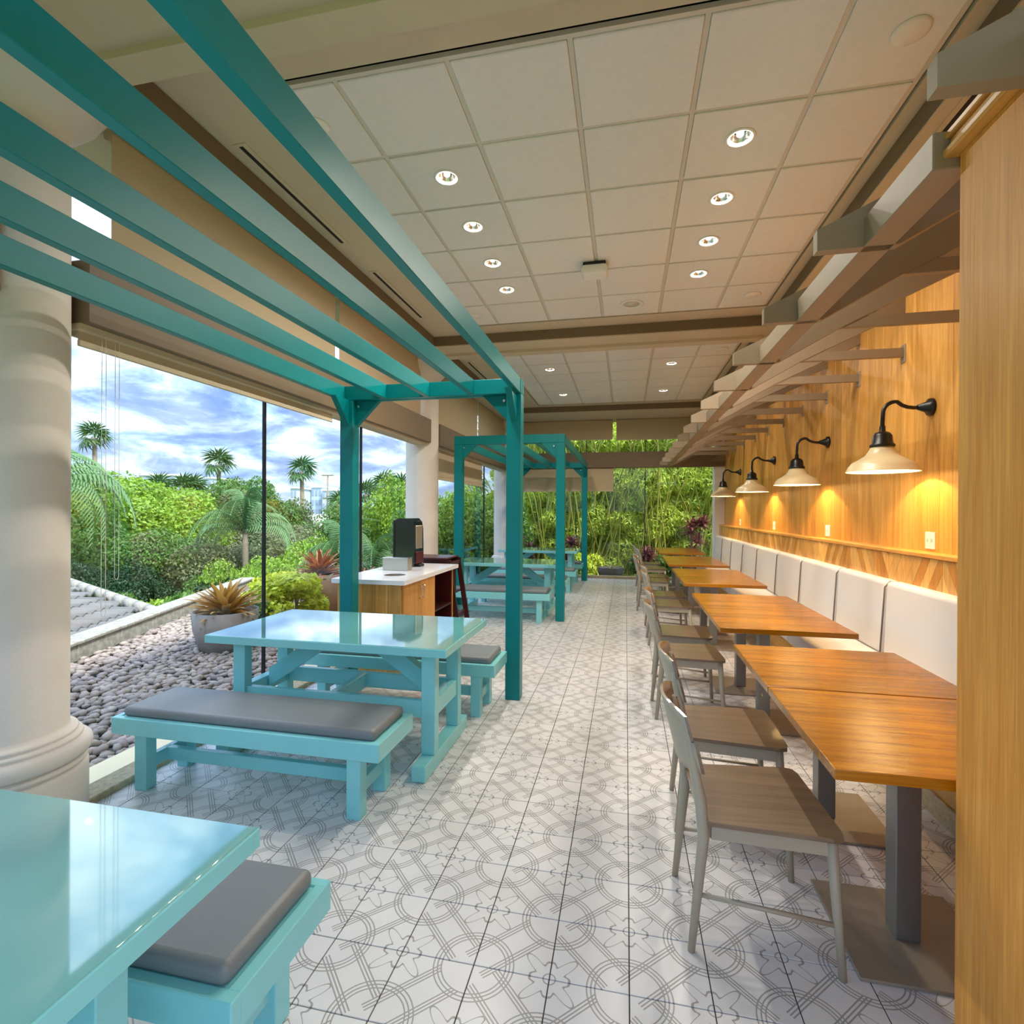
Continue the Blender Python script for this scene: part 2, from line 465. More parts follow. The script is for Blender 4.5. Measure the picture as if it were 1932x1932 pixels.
# ceiling: painted soffit with two tiled trays and lowered beams
ce = empty('ceiling'); struct(ce, 'beige ceiling with recessed tiled trays and dropped beams')
b = MB()
b.box(-3.2, 2.45, YB, YF+.3, 3.80, 3.95)                    # slab
b.box(-3.2, -2.418, YB, YF+.3, ZC, 3.80)                    # left soffit
b.box(1.57, 2.45, YB, YF+.3, ZC, 3.80)                      # right soffit
BEAMS = [(-1.7, -1.5), (1.65, 2.14), (6.43, 6.95), (11.22, 12.65)]
for a0, a1 in BEAMS:
    b.box(-2.418, 1.57, a0, a1, ZC, 3.80)
for a in (1.98, 6.735): b.box(-2.418, 1.57, a, a+.15, ZC-.035, ZC)
b.obj('soffit', CEILP, ce)
b = MB()
for a0, a1 in BEAMS[1:]:
    b.box(-2.418, 1.57, a0-.006, a0, ZC+.012, 3.745)
b.box(-2.418, -2.412, -1.5, 11.2, ZC+.012, 3.745); b.box(1.564, 1.57, -1.5, 11.2, ZC+.012, 3.745)
b.obj('tray_fascia', BROWN, ce)
trays = [(-1.5, 1.65, -1.2, 1.3, None), (2.14, 6.43, 2.46, 6.13, None), (6.95, 11.22, 7.23, 11.0, None)]
XS = [-1.79, -1.49, -.88, -.27, .35, .955, 1.45]
DLP = [(x, y) for x in (-1.178, .65) for y in (3.36, 3.98, 4.6, 5.185, 8.24, 10.05)]
tilemesh = {}


def ctile(x0, x1, y0, y1):
    w, h = round(x1-x0-.03, 3), round(y1-y0-.03, 3)
    if w < .05 or h < .05: return
    hole = next(((a-(x0+x1)/2, c-(y0+y1)/2) for a, c in DLP if x0 < a < x1 and y0 < c < y1), None)
    key = (w, h, hole and (round(hole[0], 2), round(hole[1], 2)))
    if hole and key not in tilemesh:
        me = holed(-w/2, w/2, -h/2, h/2, hole[0], hole[1], .066, 0, .02, 'ceiling_tile'); me.materials.append(TILEC); tilemesh[key] = me
    if key not in tilemesh:
        me = MB().box(-w/2, w/2, -h/2, h/2, 0, .02, .004).mesh('ceiling_tile'); me.materials.append(TILEC); tilemesh[key] = me
    o = link('ceiling_tile', tilemesh[key], None, ce); o.location = ((x0+x1)/2, (y0+y1)/2, 3.748)


bord = MB(); grid = MB(); gap = MB()
for (y0, y1, t0, t1, _) in trays:
    # border plaster ring at z 3.75
    X0, X1 = XS[0], XS[-1]
    for (a, b_, c, d) in ((-2.418, X0-.03, y0, y1), (X1+.03, 1.57, y0, y1), (X0-.03, X1+.03, y0, t0-.03), (X0-.03, X1+.03, t1+.03, y1)):
        bord.box(a, b_, c, d, ZT, 3.80)
    gap.box(X0-.05, X1+.05, t0-.05, t1+.05, 3.79, 3.80)
    if y0 < 0: ys = [-1.18, -.57, .04, .65, 1.26, 1.3]
    elif y0 < 3: ys = [2.487+.61*k for k in range(6)]+[6.13]; ys[-1] = 6.13
    else: ys = [7.35+.606*k for k in range(7)]
    for yy in ys: grid.box(X0, X1, yy-.013, yy+.013, 3.757, 3.775)
    for xx in XS: grid.box(xx-.013, xx+.013, ys[0], ys[-1], 3.7565, 3.775)
    grid.box(X0-.012, X1+.012, ys[0]-.02, ys[0]-.012, 3.75, 3.775)
    for i in range(len(XS)-1):
        for j in range(len(ys)-1): ctile(XS[i], XS[i+1], ys[j], ys[j+1])
bord.obj('tray_border', CEILP, ce); grid.obj('ceiling_grid', GRID, ce); gap.obj('shadow_gap', SEAL, ce)


def slot(name, x, y0, y1, z, lab):
    o = empty(name, (x, (y0+y1)/2, z)); L = (y1-y0)/2
    MB().box(-.045, .045, -L-.02, L+.02, -.006, 0).obj('frame', CEILP, o)
    MB().box(-.013, .013, -L, L, -.008, -.003).obj('slot', SEAL, o)
    tag(o, lab, 'air diffuser', 'slot diffusers in the ceiling')


slot('slot_diffuser', -2.31, 2.815, 4.0, ZT, 'long black slot diffuser in left ceiling border above the front pergola')
slot('slot_diffuser', -2.31, 4.557, 5.731, ZT, 'short black slot diffuser in left ceiling border nearer the dropped beam')
slot('slot_diffuser', -2.31, 7.6, 8.8, ZT, 'slot diffuser in left border of the far ceiling tray')
slot('slot_diffuser', 1.69, 2.6, 3.777, ZC, 'black slot diffuser beside the trellis closest to the wooden partition')
slot('slot_diffuser', 1.69, 4.2, 5.329, ZC, 'black slot diffuser beside the trellis, second from the wooden partition')

# walls
wr = MB().box(XR, XR+.25, .62, YF+.3, 0, 3.8).obj('wall_right', OAKY); struct(wr, 'right wall clad in vertical honey oak boards')
y = 1.76; rng = random.Random(3)
while y < 12.27:
    w = rng.choice([.09, .12, .14, .15, .17]); y1 = min(y+w, 12.28); h = ZC-1.25
    o = MB().box(-.011, .011, -(y1-y)/2+.0012, (y1-y)/2-.0012, -h/2, h/2, .002).obj('plank', OAKV, wr)
    o.location = (XR-.011-rng.random()*.0015, (y+y1)/2, 1.25+h/2); y = y1
# left glazing bay by bay
BAYS = [(-1.5, 1.72, (.14,)), (2.18, 6.9, (3.75, 5.34)), (7.36, 12.07, (8.93, 10.5))]
for n, (y0, y1, ms) in enumerate(BAYS):
    w = empty('window_%d' % (n+1), (XL, 0, 0)); struct(w, 'frameless floor to ceiling window bay in the left wall')
    ed = [y0-.2, *ms, y1+.2]
    for a, b_ in zip(ed[:-1], ed[1:]):
        MB().box(-.005, .005, a+.006, b_-.006, .0, 2.6).obj('pane', GLASS, w)
        MB().box(-.005, .005, a+.006, b_-.006, 2.7, ZC).obj('pane', GLASS, w)
    for mm in ms: MB().box(-.012, .012, mm-.009, mm+.009, 0, 2.5).obj('sealant_joint', SEAL, w)
    MB().box(-.012, .012, y0-.2, y1+.2, -.006, .012).obj('base_seal', SEAL, w)
    h = MB().box(-2.87, -2.65, y0-.02, y1+.06, 2.47, 2.79, .004).obj('trim_%d' % (n+1), BROWN); struct(h, 'brown boxed beam above the left windows')
    MB().box(-2.87, -2.70, y0-.02, y1+.06, 2.44, 2.47).obj('shade_pocket', CEILP, h)
k = MB().box(-2.845, -2.69, YB, YF, -.006, .035, .006).obj('trim_4', STONE); struct(k, 'mottled stone kerb at the foot of the left windows')
k = MB().box(-3.10, -2.86, YB, YF+.3, -.25, -.002, .004).obj('trim_5', CREAM); struct(k, 'cream metal flashing outside the left windows')
# far glazing
w = empty('window_4', (0, YF, 0)); struct(w, 'far end window wall with clerestory')
xs = [-2.65, -.9, .42, 1.85]
for a, b_ in zip(xs[:-1], xs[1:]):
    MB().box(a+.005, b_-.005, -.005, .005, .02, 2.55).obj('pane', GLASS, w)
    MB().box(a+.005, b_-.005, -.005, .005, 2.84, ZC).obj('pane', GLASS, w)
for xx in xs[1:-1]: MB().box(xx-.008, xx+.008, -.01, .01, .02, ZC).obj('sealant_joint', SEAL, w)
MB().box(-2.65, 1.95, -.06, .06, -.006, .05).obj('sill', STONE, w)
h = MB().box(-2.65, 2.1, 12.2, 12.4, 2.52, 2.87, .004).obj('trim_6', BROWN); struct(h, 'brown boxed beam across the far window wall')
k = MB().box(1.9, 2.12, 12.25, 12.6, 0, 3.62).obj('trim_7', COLM); struct(k, 'pale wall end beside the far windows')
k = MB().box(-2.65, 2.2, 12.45, 13.4, -.35, -.1).obj('trim_8', STONE); struct(k, 'stone ledge outside the far windows')

# columns
prof = [(.0, 0), (.305, 0), (.305, .275), (.300, .283), (.286, .288), (.286, .298), (.298, .302), (.303, .31), (.298, .322), (.284, .326), (.284, .333), (.305, .338), (.318, .352), (.322, .372), (.318, .392), (.300, .408),
        (.284, .412), (.280, .418), (.284, .424), (.282, .432), (.272, .437), (.262, .438), (.262, .445), (.266, .451), (.262, .459), (.250, .463), (.236, .467), (.23, .485), (.23, 3.17),
        (.234, 3.2), (.255, 3.21), (.262, 3.235), (.255, 3.26), (.228, 3.27), (.228, 3.36), (.245, 3.38), (.29, 3.42), (.345, 3.48), (.37, 3.53), (.37, 3.545), (.385, 3.55), (.385, ZC), (0, ZC)]
cm = MB().lathe(prof, n=64).mesh('column'); cm.materials.append(COLM)
for i, (yy, lab) in enumerate(((1.94, 'thick round plaster column with moulded base at left edge of the room'),
                               (7.13, 'round plaster column behind the condiment cabinet'),
                               (12.3, 'round plaster column in the far left corner'))):
    o = link('column', cm, None); o.location = (-2.85, yy, 0); tag(o, lab, 'column', 'round plaster columns')


# roller shades
def rshade(axis, pos, a0, a1, z0, z1, lab, cords=()):
    """axis 'y': hangs in plane x=pos, 'x': in plane y=pos"""
    c = (a0+a1)/2; L = (a1-a0)/2
    o = empty('roller_shade', (pos, c, z1) if axis == 'y' else (c, pos, z1), 0 if axis == 'y' else -math.pi/2)
    h = z1-z0
    MB().tube([(0, -L, -.03), (0, L, -.03)], .03, 12).obj('roller', SHADE, o)
    MB().box(.027, .030, -L, L, -h+.015, -.03).obj('fabric', SHADE, o)
    MB().box(.020, .038, -L, L, -h-.012, -h+.02, .004).obj('hem_bar', CEILP, o)
    for yy, zl in cords:
        q = zl-z1
        MB().tube([(.05, yy-c-.012, -.03), (.05, yy-c-.012, q+.02), (.05, yy-c-.006, q+.004), (.05, yy-c+.006, q+.004), (.05, yy-c+.012, q+.02), (.05, yy-c+.012, -.03)], .0014, 6).obj('pull_cord', WHITEP, o)
    tag(o, lab, 'roller shade', 'roller shades at the windows')


rshade('y', -2.80, 2.384, 4.67, 2.80, ZC, 'sand roller shade above brown beam in near bay, left half')
rshade('y', -2.80, 4.75, 6.86, 2.80, ZC, 'sand roller shade above brown beam in near bay, right half')
rshade('y', -2.80, 7.42, 9.7, 2.80, ZC, 'sand roller shade above brown beam just past second column')
rshade('y', -2.80, 9.78, 12.05, 2.80, ZC, 'sand roller shade above brown beam next to the far corner')
rshade('y', -2.80, -.5, 1.66, 2.80, ZC, 'sand roller shade left of the near column')
rshade('y', -2.77, 2.18, 4.57, 2.375, 2.475, 'rolled up shade under the brown beam beside the near column', ((2.30, .95), (2.375, 1.14)))
rshade('y', -2.77, 7.42, 9.95, 2.0, 2.475, 'half lowered sand shade in the window past the second column')
rshade('x', 12.27, -2.45, -.28, 1.99, 2.52, 'half lowered sand shade on the far window wall')
rshade('x', 12.27, -2.5, -.30, 3.17, ZC, 'upper sand shade on far window wall, left of the pair')
rshade('x', 12.27, -.22, 1.98, 3.15, ZC, 'upper sand shade on far window wall, right of the pair')

# wooden partition at right
p = empty('wooden_partition', (.93, 1.2, 0)); tag(p, 'tall honey oak partition end at the right edge', 'partition')
MB().box(0, 1.19, -.55, .555, 0, 2.56, .003).obj('panel', OAKP, p)
MB().box(-.035, 1.19, -.58, .585, 2.56, 2.585, .006).obj('cornice', OAKY, p)
MB().box(-.02, 1.19, -.57, .57, 2.585, 2.615, .01, 2).obj('cap_moulding', OAKY, p)
MB().box(-.03, 1.19, -.58, .58, 2.615, 2.635, .004).obj('cap_board', OAKY, p)

# ------------------------------------------------------------------ wall ledge, chevron panel, banquette
lg = empty('wall_ledge', (2.06, 7, 1.2)); tag(lg, 'honey oak ledge with chevron front above the long bench', 'ledge')
MB().box(-.075, .055, -5.24, 5.25, .025, .055, .004).obj('shelf_board', OAKY, lg)
MB().box(-.055, .035, -5.24, 5.25, -.185, .025).obj('backing', OAKY, lg)


def clip(poly, a, b_):
    for s, lim in ((1, a), (-1, b_)):
        out = []
        for i in range(len(poly)):
            p0, p1 = poly[i], poly[(i+1) % len(poly)]
            d0, d1 = s*(p0[0]-lim), s*(p1[0]-lim)
            if d0 >= 0: out.append(p0)
            if (d0 > 0 > d1) or (d0 < 0 < d1):
                tt = d0/(d0-d1); out.append((p0[0]+tt*(p1[0]-p0[0]), p0[1]+tt*(p1[1]-p0[1])))
        poly = out
        if len(poly) < 3: return []
    return poly


ya = -5.24; sgn = 1; z0, z1 = -.185, .022; sh = .13
while ya < 5.2:
    yb = min(ya+.72, 5.25); yy = ya-.3
    while yy < yb+.3:
        w = .095
        poly = clip([(yy, z0), (yy+w-.003, z0), (yy+w-.003+sgn*sh, z1), (yy+sgn*sh, z1)], ya+.001, yb-.001)
        if len(poly) > 2 and abs(max(q[0] for q in poly)-min(q[0] for q in poly)) > .02:
            cx = sum(q[0] for q in poly)/len(poly)
            o = MB().prism([(q[0]-cx, q[1]) for q in poly], 0, -.007, 0).obj('plank', random.choice([OAKC, OAKC, OAKD]), lg); o.location = (-.055-.002*random.random(), cx, 0)
        yy += w
    ya = yb; sgn = -sgn

bq = empty('banquette', (1.85, 7, 0)); tag(bq, 'long pale upholstered wall bench with oak base', 'bench')
MB().box(-.31, .24, -5.24, 5.25, 0, .30).obj('base', OAKY, bq)
MB().box(-.325, -.31, -5.24, 5.25, 0, .11, .003).obj('plinth_strip', STONE, bq)
seams = [1.78, 2.55, 3.52, 4.48, 5.41, 6.43, 7.39, 8.45, 9.43, 10.4, 11.35, 12.23]
for a, b_ in zip(seams[:-1], seams[1:]):
    L = (b_-a)/2-.006
    o = MB().box(-.36, .10, -L, L, .30, .46, .03, 3).obj('seat_cushion', UPH, bq); o.location = (0, (a+b_)/2-7, 0)
    o = MB().box(-.00, .135, -L, L, 0, .56, .035, 4).obj('back_cushion', UPH, bq); o.location = (.035, (a+b_)/2-7, .462); o.rotation_euler = (0, R(2.5), 0)
for a in seams[1:-1]:
    MB().tube([(.025, a-7, .47), (.055, a-7, .97), (.09, a-7, 1.012), (.15, a-7, 1.01)], .006, 6).obj('piping', PIPING, bq)

# outlets
for i, yy in enumerate((4.26, 6.2, 8.27, 10.6)):
    o = empty('wall_outlet', (XR-.024, yy, 1.335))
    MB().box(-.006, .004, -.06, .06, -.06, .06, .003).obj('cover_plate', WHITEP, o)
    for s in (-1, 1):
        q = MB().box(-.0075, -.005, s*.026-.017, s*.026+.017, -.03, .03, .002).obj('socket', WHITEP, o)
        MB().box(-.0082, -.007, s*.026-.008, s*.026-.005, -.012, .012).box(-.0082, -.007, s*.026+.005, s*.026+.008, -.012, .012).obj('slit', BLACK, q)
    tag(o, 'white wall outlet under the %s lamp from the partition' % ['first', 'second', 'third', 'fourth'][i], 'outlet', 'wall outlets above the ledge')


# wall lamps
def make_lamp():
    o = empty('wall_lamp')
    MB().tube([(.0, 0, 0), (-.02, 0, 0), (-.03, 0, 0), (-.09, 0, 0)], [.062, .06, .04, .017], 20).obj('wall_mount', BLACK, o)
    cx, cz, rr = -.225, -.055, .08
    pts = [(-.06, 0, 0), (-.11, 0, -.002), (-.15, 0, .004), (-.185, 0, .018)]
    for k in range(8):
        a = R(85+k*13.5); pts.append((cx+rr*math.cos(a), 0, cz+.02+rr*math.sin(a)))
    pts += [(cx-rr-.003, 0, cz-.05), (cx-rr-.003, 0, cz-.12)]
    MB().tube(pts, .0135, 12).obj('arm', BLACK, o)
    X = cx-rr-.003; Z = cz-.12
    MB().lathe([(0, .05), (.018, .05), (.02, .01), (.045, 0), (.06, -.02), (.066, -.075), (.078, -.085), (.078, -.10), (0, -.10)], (X, 0, Z), 28).obj('cap', BLACK, o)
    out = [(.070, -.10), (.085, -.13), (.105, -.16), (.145, -.19), (.185, -.212), (.208, -.24), (.222, -.272), (.226, -.276)]
    inn = [(.221, -.276), (.203, -.243), (.18, -.217), (.14, -.195), (.10, -.165), (.08, -.135), (.064, -.105), (.0, -.102)]
    sh_ = MB().lathe([(0, -.0985)]+out+[(.226, -.279), (.221, -.279)], (X, 0, Z), 48).obj('shade', LAMPC, o)
    MB().lathe([(.2215, -.2785)]+inn, (X, 0, Z), 48).obj('shade_lining', LAMPW, sh_)
    MB().lathe([(0, -.103), (.022, -.105), (.022, -.112), (0, -.116)], (X, 0, Z), 16).obj('bulb', GLOW, sh_)
    ld = bpy.data.lights.new('lamp_light', 'POINT'); ld.energy = WALL_LAMP_W; ld.color = (1, .72, .36); ld.shadow_soft_size = .012
    lo = bpy.data.objects.new('lamp_light', ld); COL.objects.link(lo); lo.parent = o; lo.location = (X, 0, Z-.130)
    return o


lp = make_lamp()
for i, yy in enumerate((4.26, 6.2, 8.27, 10.6)):
    o = lp if i == 0 else copy_tree(lp)
    o.location = (XR-.022, yy, 2.275)
    tag(o, ['nearest', 'second nearest', 'third nearest', 'farthest'][i]+' cream gooseneck wall lamp, counted from the wooden partition', 'wall lamp', 'gooseneck lamps on the oak wall')

# ------------------------------------------------------------------ trellis along the right wall
tr = empty('wall_trellis', (2.12, 0, 2.5)); tag(tr, 'taupe timber canopy of sloping rafters on a long beam above the bench', 'trellis')
MB().box(-1.25, -1.145, 1.77, 12.0, .03, .14, .003).obj('long_beam', TRELL, tr)
RB = [1.45+.8*k for k in range(14)]
rp = [(-1.41, .03), (-1.25, .03), (-1.25, .030), (-1.145, .030), (-1.10, .085), (-.76, .24), (-.01, .59), (-.01, .76), (-1.10, .245), (-1.41, .11)]
rp = [(-1.41, .03), (-1.13, .03), (-.76, .235), (-.01, .585), (-.01, .755), (-1.41, .11)]
rm = MB().prism(rp, 1, -.022, .022).mesh('rafter'); rm.materials.append(TRELL)
am = MB().box(-.80, -.015, -.018, .018, .235, .305, .002).mesh('tie_arm'); am.materials.append(TRELL)
km = MB().box(-.03, 0, -.035, .035, .19, .33, .003).mesh('bracket'); km.materials.append(TRELL)
for k, yy in enumerate(RB):
    o = link('rafter', rm, None, tr); o.location = (0, yy, 0)
    if yy > 1.8:
        o = link('tie_arm', am, None, tr); o.location = (0, yy, 0)
        o = link('bracket', km, None, tr); o.location = (0, yy, 0)


# ------------------------------------------------------------------ downlights and ceiling fittings
def make_downlight():
    o = empty('downlight')
    MB().lathe([(.062, .0), (.085, 0), (.088, -.004), (.085, -.008), (.066, -.006), (.062, 0)], n=32, close=False).obj('trim_ring', WHITEP, o)
    MB().lathe([(.064, -.003), (.05, .02), (.038, .045), (0, .046)], n=24).obj('reflector', CHROME, o)
    MB().lathe([(0, .012), (.02, .014), (.022, .03), (0, .04)], n=16).obj('bulb', GLOWD, o)
    ld = bpy.data.lights.new('downlight_light', 'AREA'); ld.shape = 'DISK'; ld.size = .1; ld.energy = DOWNLIGHT_W; ld.color = (1, .93, .82)
    lo = bpy.data.objects.new('downlight_light', ld); COL.objects.link(lo); lo.parent = o; lo.location = (0, 0, .008)
    return o


dl = make_downlight(); first = True
rows = [('left', -1.178, [3.36, 3.98, 4.6, 5.18]), ('right', .65, [3.355, 3.975, 4.58, 5.19])]
for side, xx, ys in rows:
    for i, yy in enumerate(ys):
        o = dl if first else copy_tree(dl); first = False
        o.location = (xx, yy, 3.748)
        tag(o, '%s downlight of the %s row in the near tiled tray' % (['nearest', 'second', 'third', 'farthest'][i], side), 'downlight', 'recessed downlights')
for side, xx in (('left', -1.178), ('right', .655)):
    for i, yy in enumerate((8.24, 10.05)):
        o = copy_tree(dl); o.location = (xx, yy, 3.748)
        tag(o, '%s downlight at the %s of the far tiled tray' % (['nearer', 'farther'][i], side), 'downlight', 'recessed downlights')
for (xx, yy, lab) in ((-1.765, 2.76, 'white round cover disc at the left edge of the near ceiling tray'), (1.27, 2.77, 'white round cover disc at the upper right of near ceiling tray'),
                      (1.25, 5.8, 'small white cover disc near the trellis and dropped beam'), (-1.7, 5.81, 'white cover disc half hidden behind the front pergola beam'), (1.27, 7.64, 'small white cover disc in far tray near the trellis')):
    o = MB().lathe([(0, -.012), (.07, -.012), (.08, -.006), (.08, 0), (0, 0)], n=32).obj('ceiling_disc', WHITEP); o.location = (xx, yy, 3.747)
    tag(o, lab, 'ceiling cover', 'white ceiling cover discs')
o = empty('ceiling_speaker', (.049, 5.81, 3.747)); tag(o, 'round white ceiling speaker by the dropped beam', 'speaker')
MB().lathe([(.08, -.004), (.11, -.01), (.125, -.006), (.125, 0), (.08, 0)], n=36, close=True).obj('rim', WHITEP, o)
MB().lathe([(0, -.004), (.08, -.004), (.08, 0), (0, 0)], n=36).obj('grille', GRID, o)
o = empty('wireless_access_point', (-.286, 4.81, 3.74)); tag(o, 'white box with rounded corners mounted under the ceiling tiles', 'access point')
MB().box(-.115, .115, -.09, .09, -.105, -.02, .03, 3).obj('housing', WHITEP, o)
MB().box(-.10, .10, -.07, .10, -.02, .005, .004).obj('mount_plate', BLACK, o)


# ------------------------------------------------------------------ pergolas
def make_pergola():
    """origin: right front corner on the floor; runs to x = -1.6 and y = 4.5"""
    o = empty('pergola')
    X0, X1, P, D = -1.6, 0.0, .12, 4.5
    Z0, Z1, Z2 = 0, 2.48, 2.6
    for (xa, ya) in ((X1-P, 0), (X0, 0), (X1-P, D-P), (X0, D-P)):
        q = MB().box(xa, xa+P, ya, ya+P, Z0, Z1, .004).obj('post', TEAL, o)
    for ya, yb, nm in ((0, .05, 1), (D-.05, D, 1)):
        MB().box(X0, X1, ya, yb, Z1, Z2, .003).obj('cross_beam', TEAL, o)
    MB().box(X0, X1, .07, P, Z1, Z2, .003).obj('cross_beam', TEAL, o)
    MB().box(X0, X1, D-P, D-.07, Z1, Z2, .003).obj('cross_beam', TEAL, o)
    for i in range(5):
        xr = X1-.005-i*(1.55/4)
        MB().box(xr-.048, xr, P+.001, D-P-.001, Z1, Z2, .003).obj('slat', TEAL, o)
    g = .215
    tm_ = .05
    for ya in (0.01, D-P+.06):
        for xa, s in ((X1-P, -1), (X0+P, 1)):
            MB().prism([(xa, Z1), (xa+s*g, Z1), (xa, Z1-g)], 1, ya, ya+tm_).obj('gusset', TEAL, o)
    for xa in (X1-P+.035, X0+.035):
        MB().prism([(P, Z1), (P+g, Z1), (P, Z1-g)], 0, xa, xa+tm_).obj('gusset', TEAL, o)
        MB().prism([(D-P, Z1), (D-P-g, Z1), (D-P, Z1-g)], 0, xa, xa+tm_).obj('gusset', TEAL, o)
    for (xa, ya) in ((X1-P-.03, D-P+.055), (X0+P+.03, D-P+.055), (X1-P-.03, .005), (X0+P+.03, .005)):
        MB().tube([(xa, ya-.016, Z1-.05), (xa, ya+.01, Z1-.05)], .011, 10).obj('bolt', CHROME, o)
    return o


pg = make_pergola(); pg.location = (-.83, -.2, 0); tag(pg, 'large teal pergola over the nearest picnic tables', 'pergola')
p2 = copy_tree(pg); p2.location = (-.83, 7.3, 0); tag(p2, 'teal pergola over the far picnic tables', 'pergola')


# ------------------------------------------------------------------ picnic tables and padded benches
def make_picnic():
    """origin at floor, near right corner of the top; top runs to x=-1.57, y=.88"""
    o = empty('picnic_table'); L, Dp = 1.57, .88
    MB().box(-L, 0, 0, Dp, .717, .75, .003, 2).obj('tabletop', AQUATOP, o)
    MB().box(-L-.004, .004, -.004, .022, .70, .747, .002).box(-L-.004, .004, Dp-.022, Dp+.004, .70, .747, .002).box(-.022, .005, .02, Dp-.02, .70, .747, .002).box(-L-.005, -L+.022, .02, Dp-.02, .70, .747, .002).obj('edge_apron', AQUA, o)
    for xa in (-.19, -L+.10):
        MB().box(xa, xa+.085, -.03, Dp-.14+.03, .0, .09, .006).obj('foot_beam', AQUA, o)
        for ya in (.12, .56): MB().box(xa, xa+.085, ya, ya+.07, .09, .70, .003).obj('leg', AQUA, o)
        MB().box(xa+.01, xa+.075, .19, .56, .30, .40, .003).obj('mid_rail', AQUA, o)
    for ya in (.135, .575): MB().box(-L+.185, -.19, ya, ya+.04, .30, .40, .003).obj('stretcher', AQUA, o)
    MB().box(-L/2-.03, -L/2+.015, .175, .575, .30, .40, .003).obj('cross_bar', AQUA, o)
    for s in (1, -1):
        xb = -.19 if s == 1 else -L+.185
        for ya in (.355,):
            MB().prism([(xb, .33), (xb, .45), (xb-s*.36, .70), (xb-s*.55, .70)], 1, ya, ya+.07).obj('brace', AQUA, o)
    return o


def make_bench():
    """origin: near right corner; seat to x=-1.57, y=.42"""
    o = empty('padded_bench'); L, Dp = 1.57, .42
    MB().box(-L, 0, 0, .035, .31, .40, .003).box(-L, 0, Dp-.035, Dp, .31, .40, .003).box(-.035, 0, .03, Dp-.03, .31, .40, .003).box(-L, -L+.035, .03, Dp-.03, .31, .40, .003).box(-L+.03, -.03, .03, Dp-.03, .37, .395).obj('seat_frame', AQUA, o)
    MB().box(-L+.04, -.04, .03, Dp-.025, .392, .45, .024, 4).obj('cushion', VINYL, o)
    for xa in (-.19, -L+.115):
        for ya in (.035, Dp-.105): MB().box(xa, xa+.075, ya, ya+.07, 0, .375, .003).obj('leg', AQUA, o)
        MB().box(xa+.018, xa+.058, .10, Dp-.10, .10, .17, .003).obj('side_stretcher', AQUA, o)
    MB().box(-L+.15, -.165, .19, .23, .10, .17, .003).obj('stretcher', AQUA, o)
    return o


pt = make_picnic(); bn = make_bench()
sets = [(.26, -.88), (2.82, -.985), (7.63, -.985), (10.32, -.93)]
names = ['at the lower left corner, nearest the viewer', 'under the front pergola by the near column', 'behind the maroon high chair under the far pergola', 'closest to the far window wall']
ft = True
for i, (yy, xx) in enumerate(sets):
    o = pt if i == 0 else copy_tree(pt); o.location = (xx, yy, 0)
    tag(o, 'glossy pale aqua picnic table '+names[i], 'table', 'aqua picnic tables')
bs = [(1.045, -.875, 'aqua bench with charcoal cushion beyond the nearest table, at the bottom'),
      (2.35, -1.155, 'aqua bench with charcoal cushion in front of the table by the near column'),
      (3.74, -.93, 'aqua bench with charcoal cushion between the second table and the pergola post'),
      (7.10, -1.0, 'aqua bench with grey cushion just behind the high chair'),
      (8.56, -.92, 'aqua bench with grey cushion on far side of the third table'),
      (9.85, -.9, 'aqua bench with dark cushion on near side of the farthest table'),
      (11.25, -.9, 'aqua bench beneath the far window wall')]
for i, (yy, xx, lab) in enumerate(bs):
    o = bn if i == 0 else copy_tree(bn); o.location = (xx, yy, 0); tag(o, lab, 'bench', 'padded aqua benches')


# ------------------------------------------------------------------ wooden tables and chairs
def make_table():
    o = empty('dining_table')
    MB().box(-.42, .42, -.385, .385, -.034+.75, .75, .0025, 2).obj('tabletop', TABW, o)
    MB().box(-.155, .155, -.155, .155, .706, .716).obj('top_plate', STEEL, o)
    MB().box(-.10, -.02, -.04, .04, .012, .706, .003).obj('post', STEEL, o)
    MB().box(-.29, .19, -.24, .24, 0, .012, .003).obj('base_plate', PLATE, o)
    return o


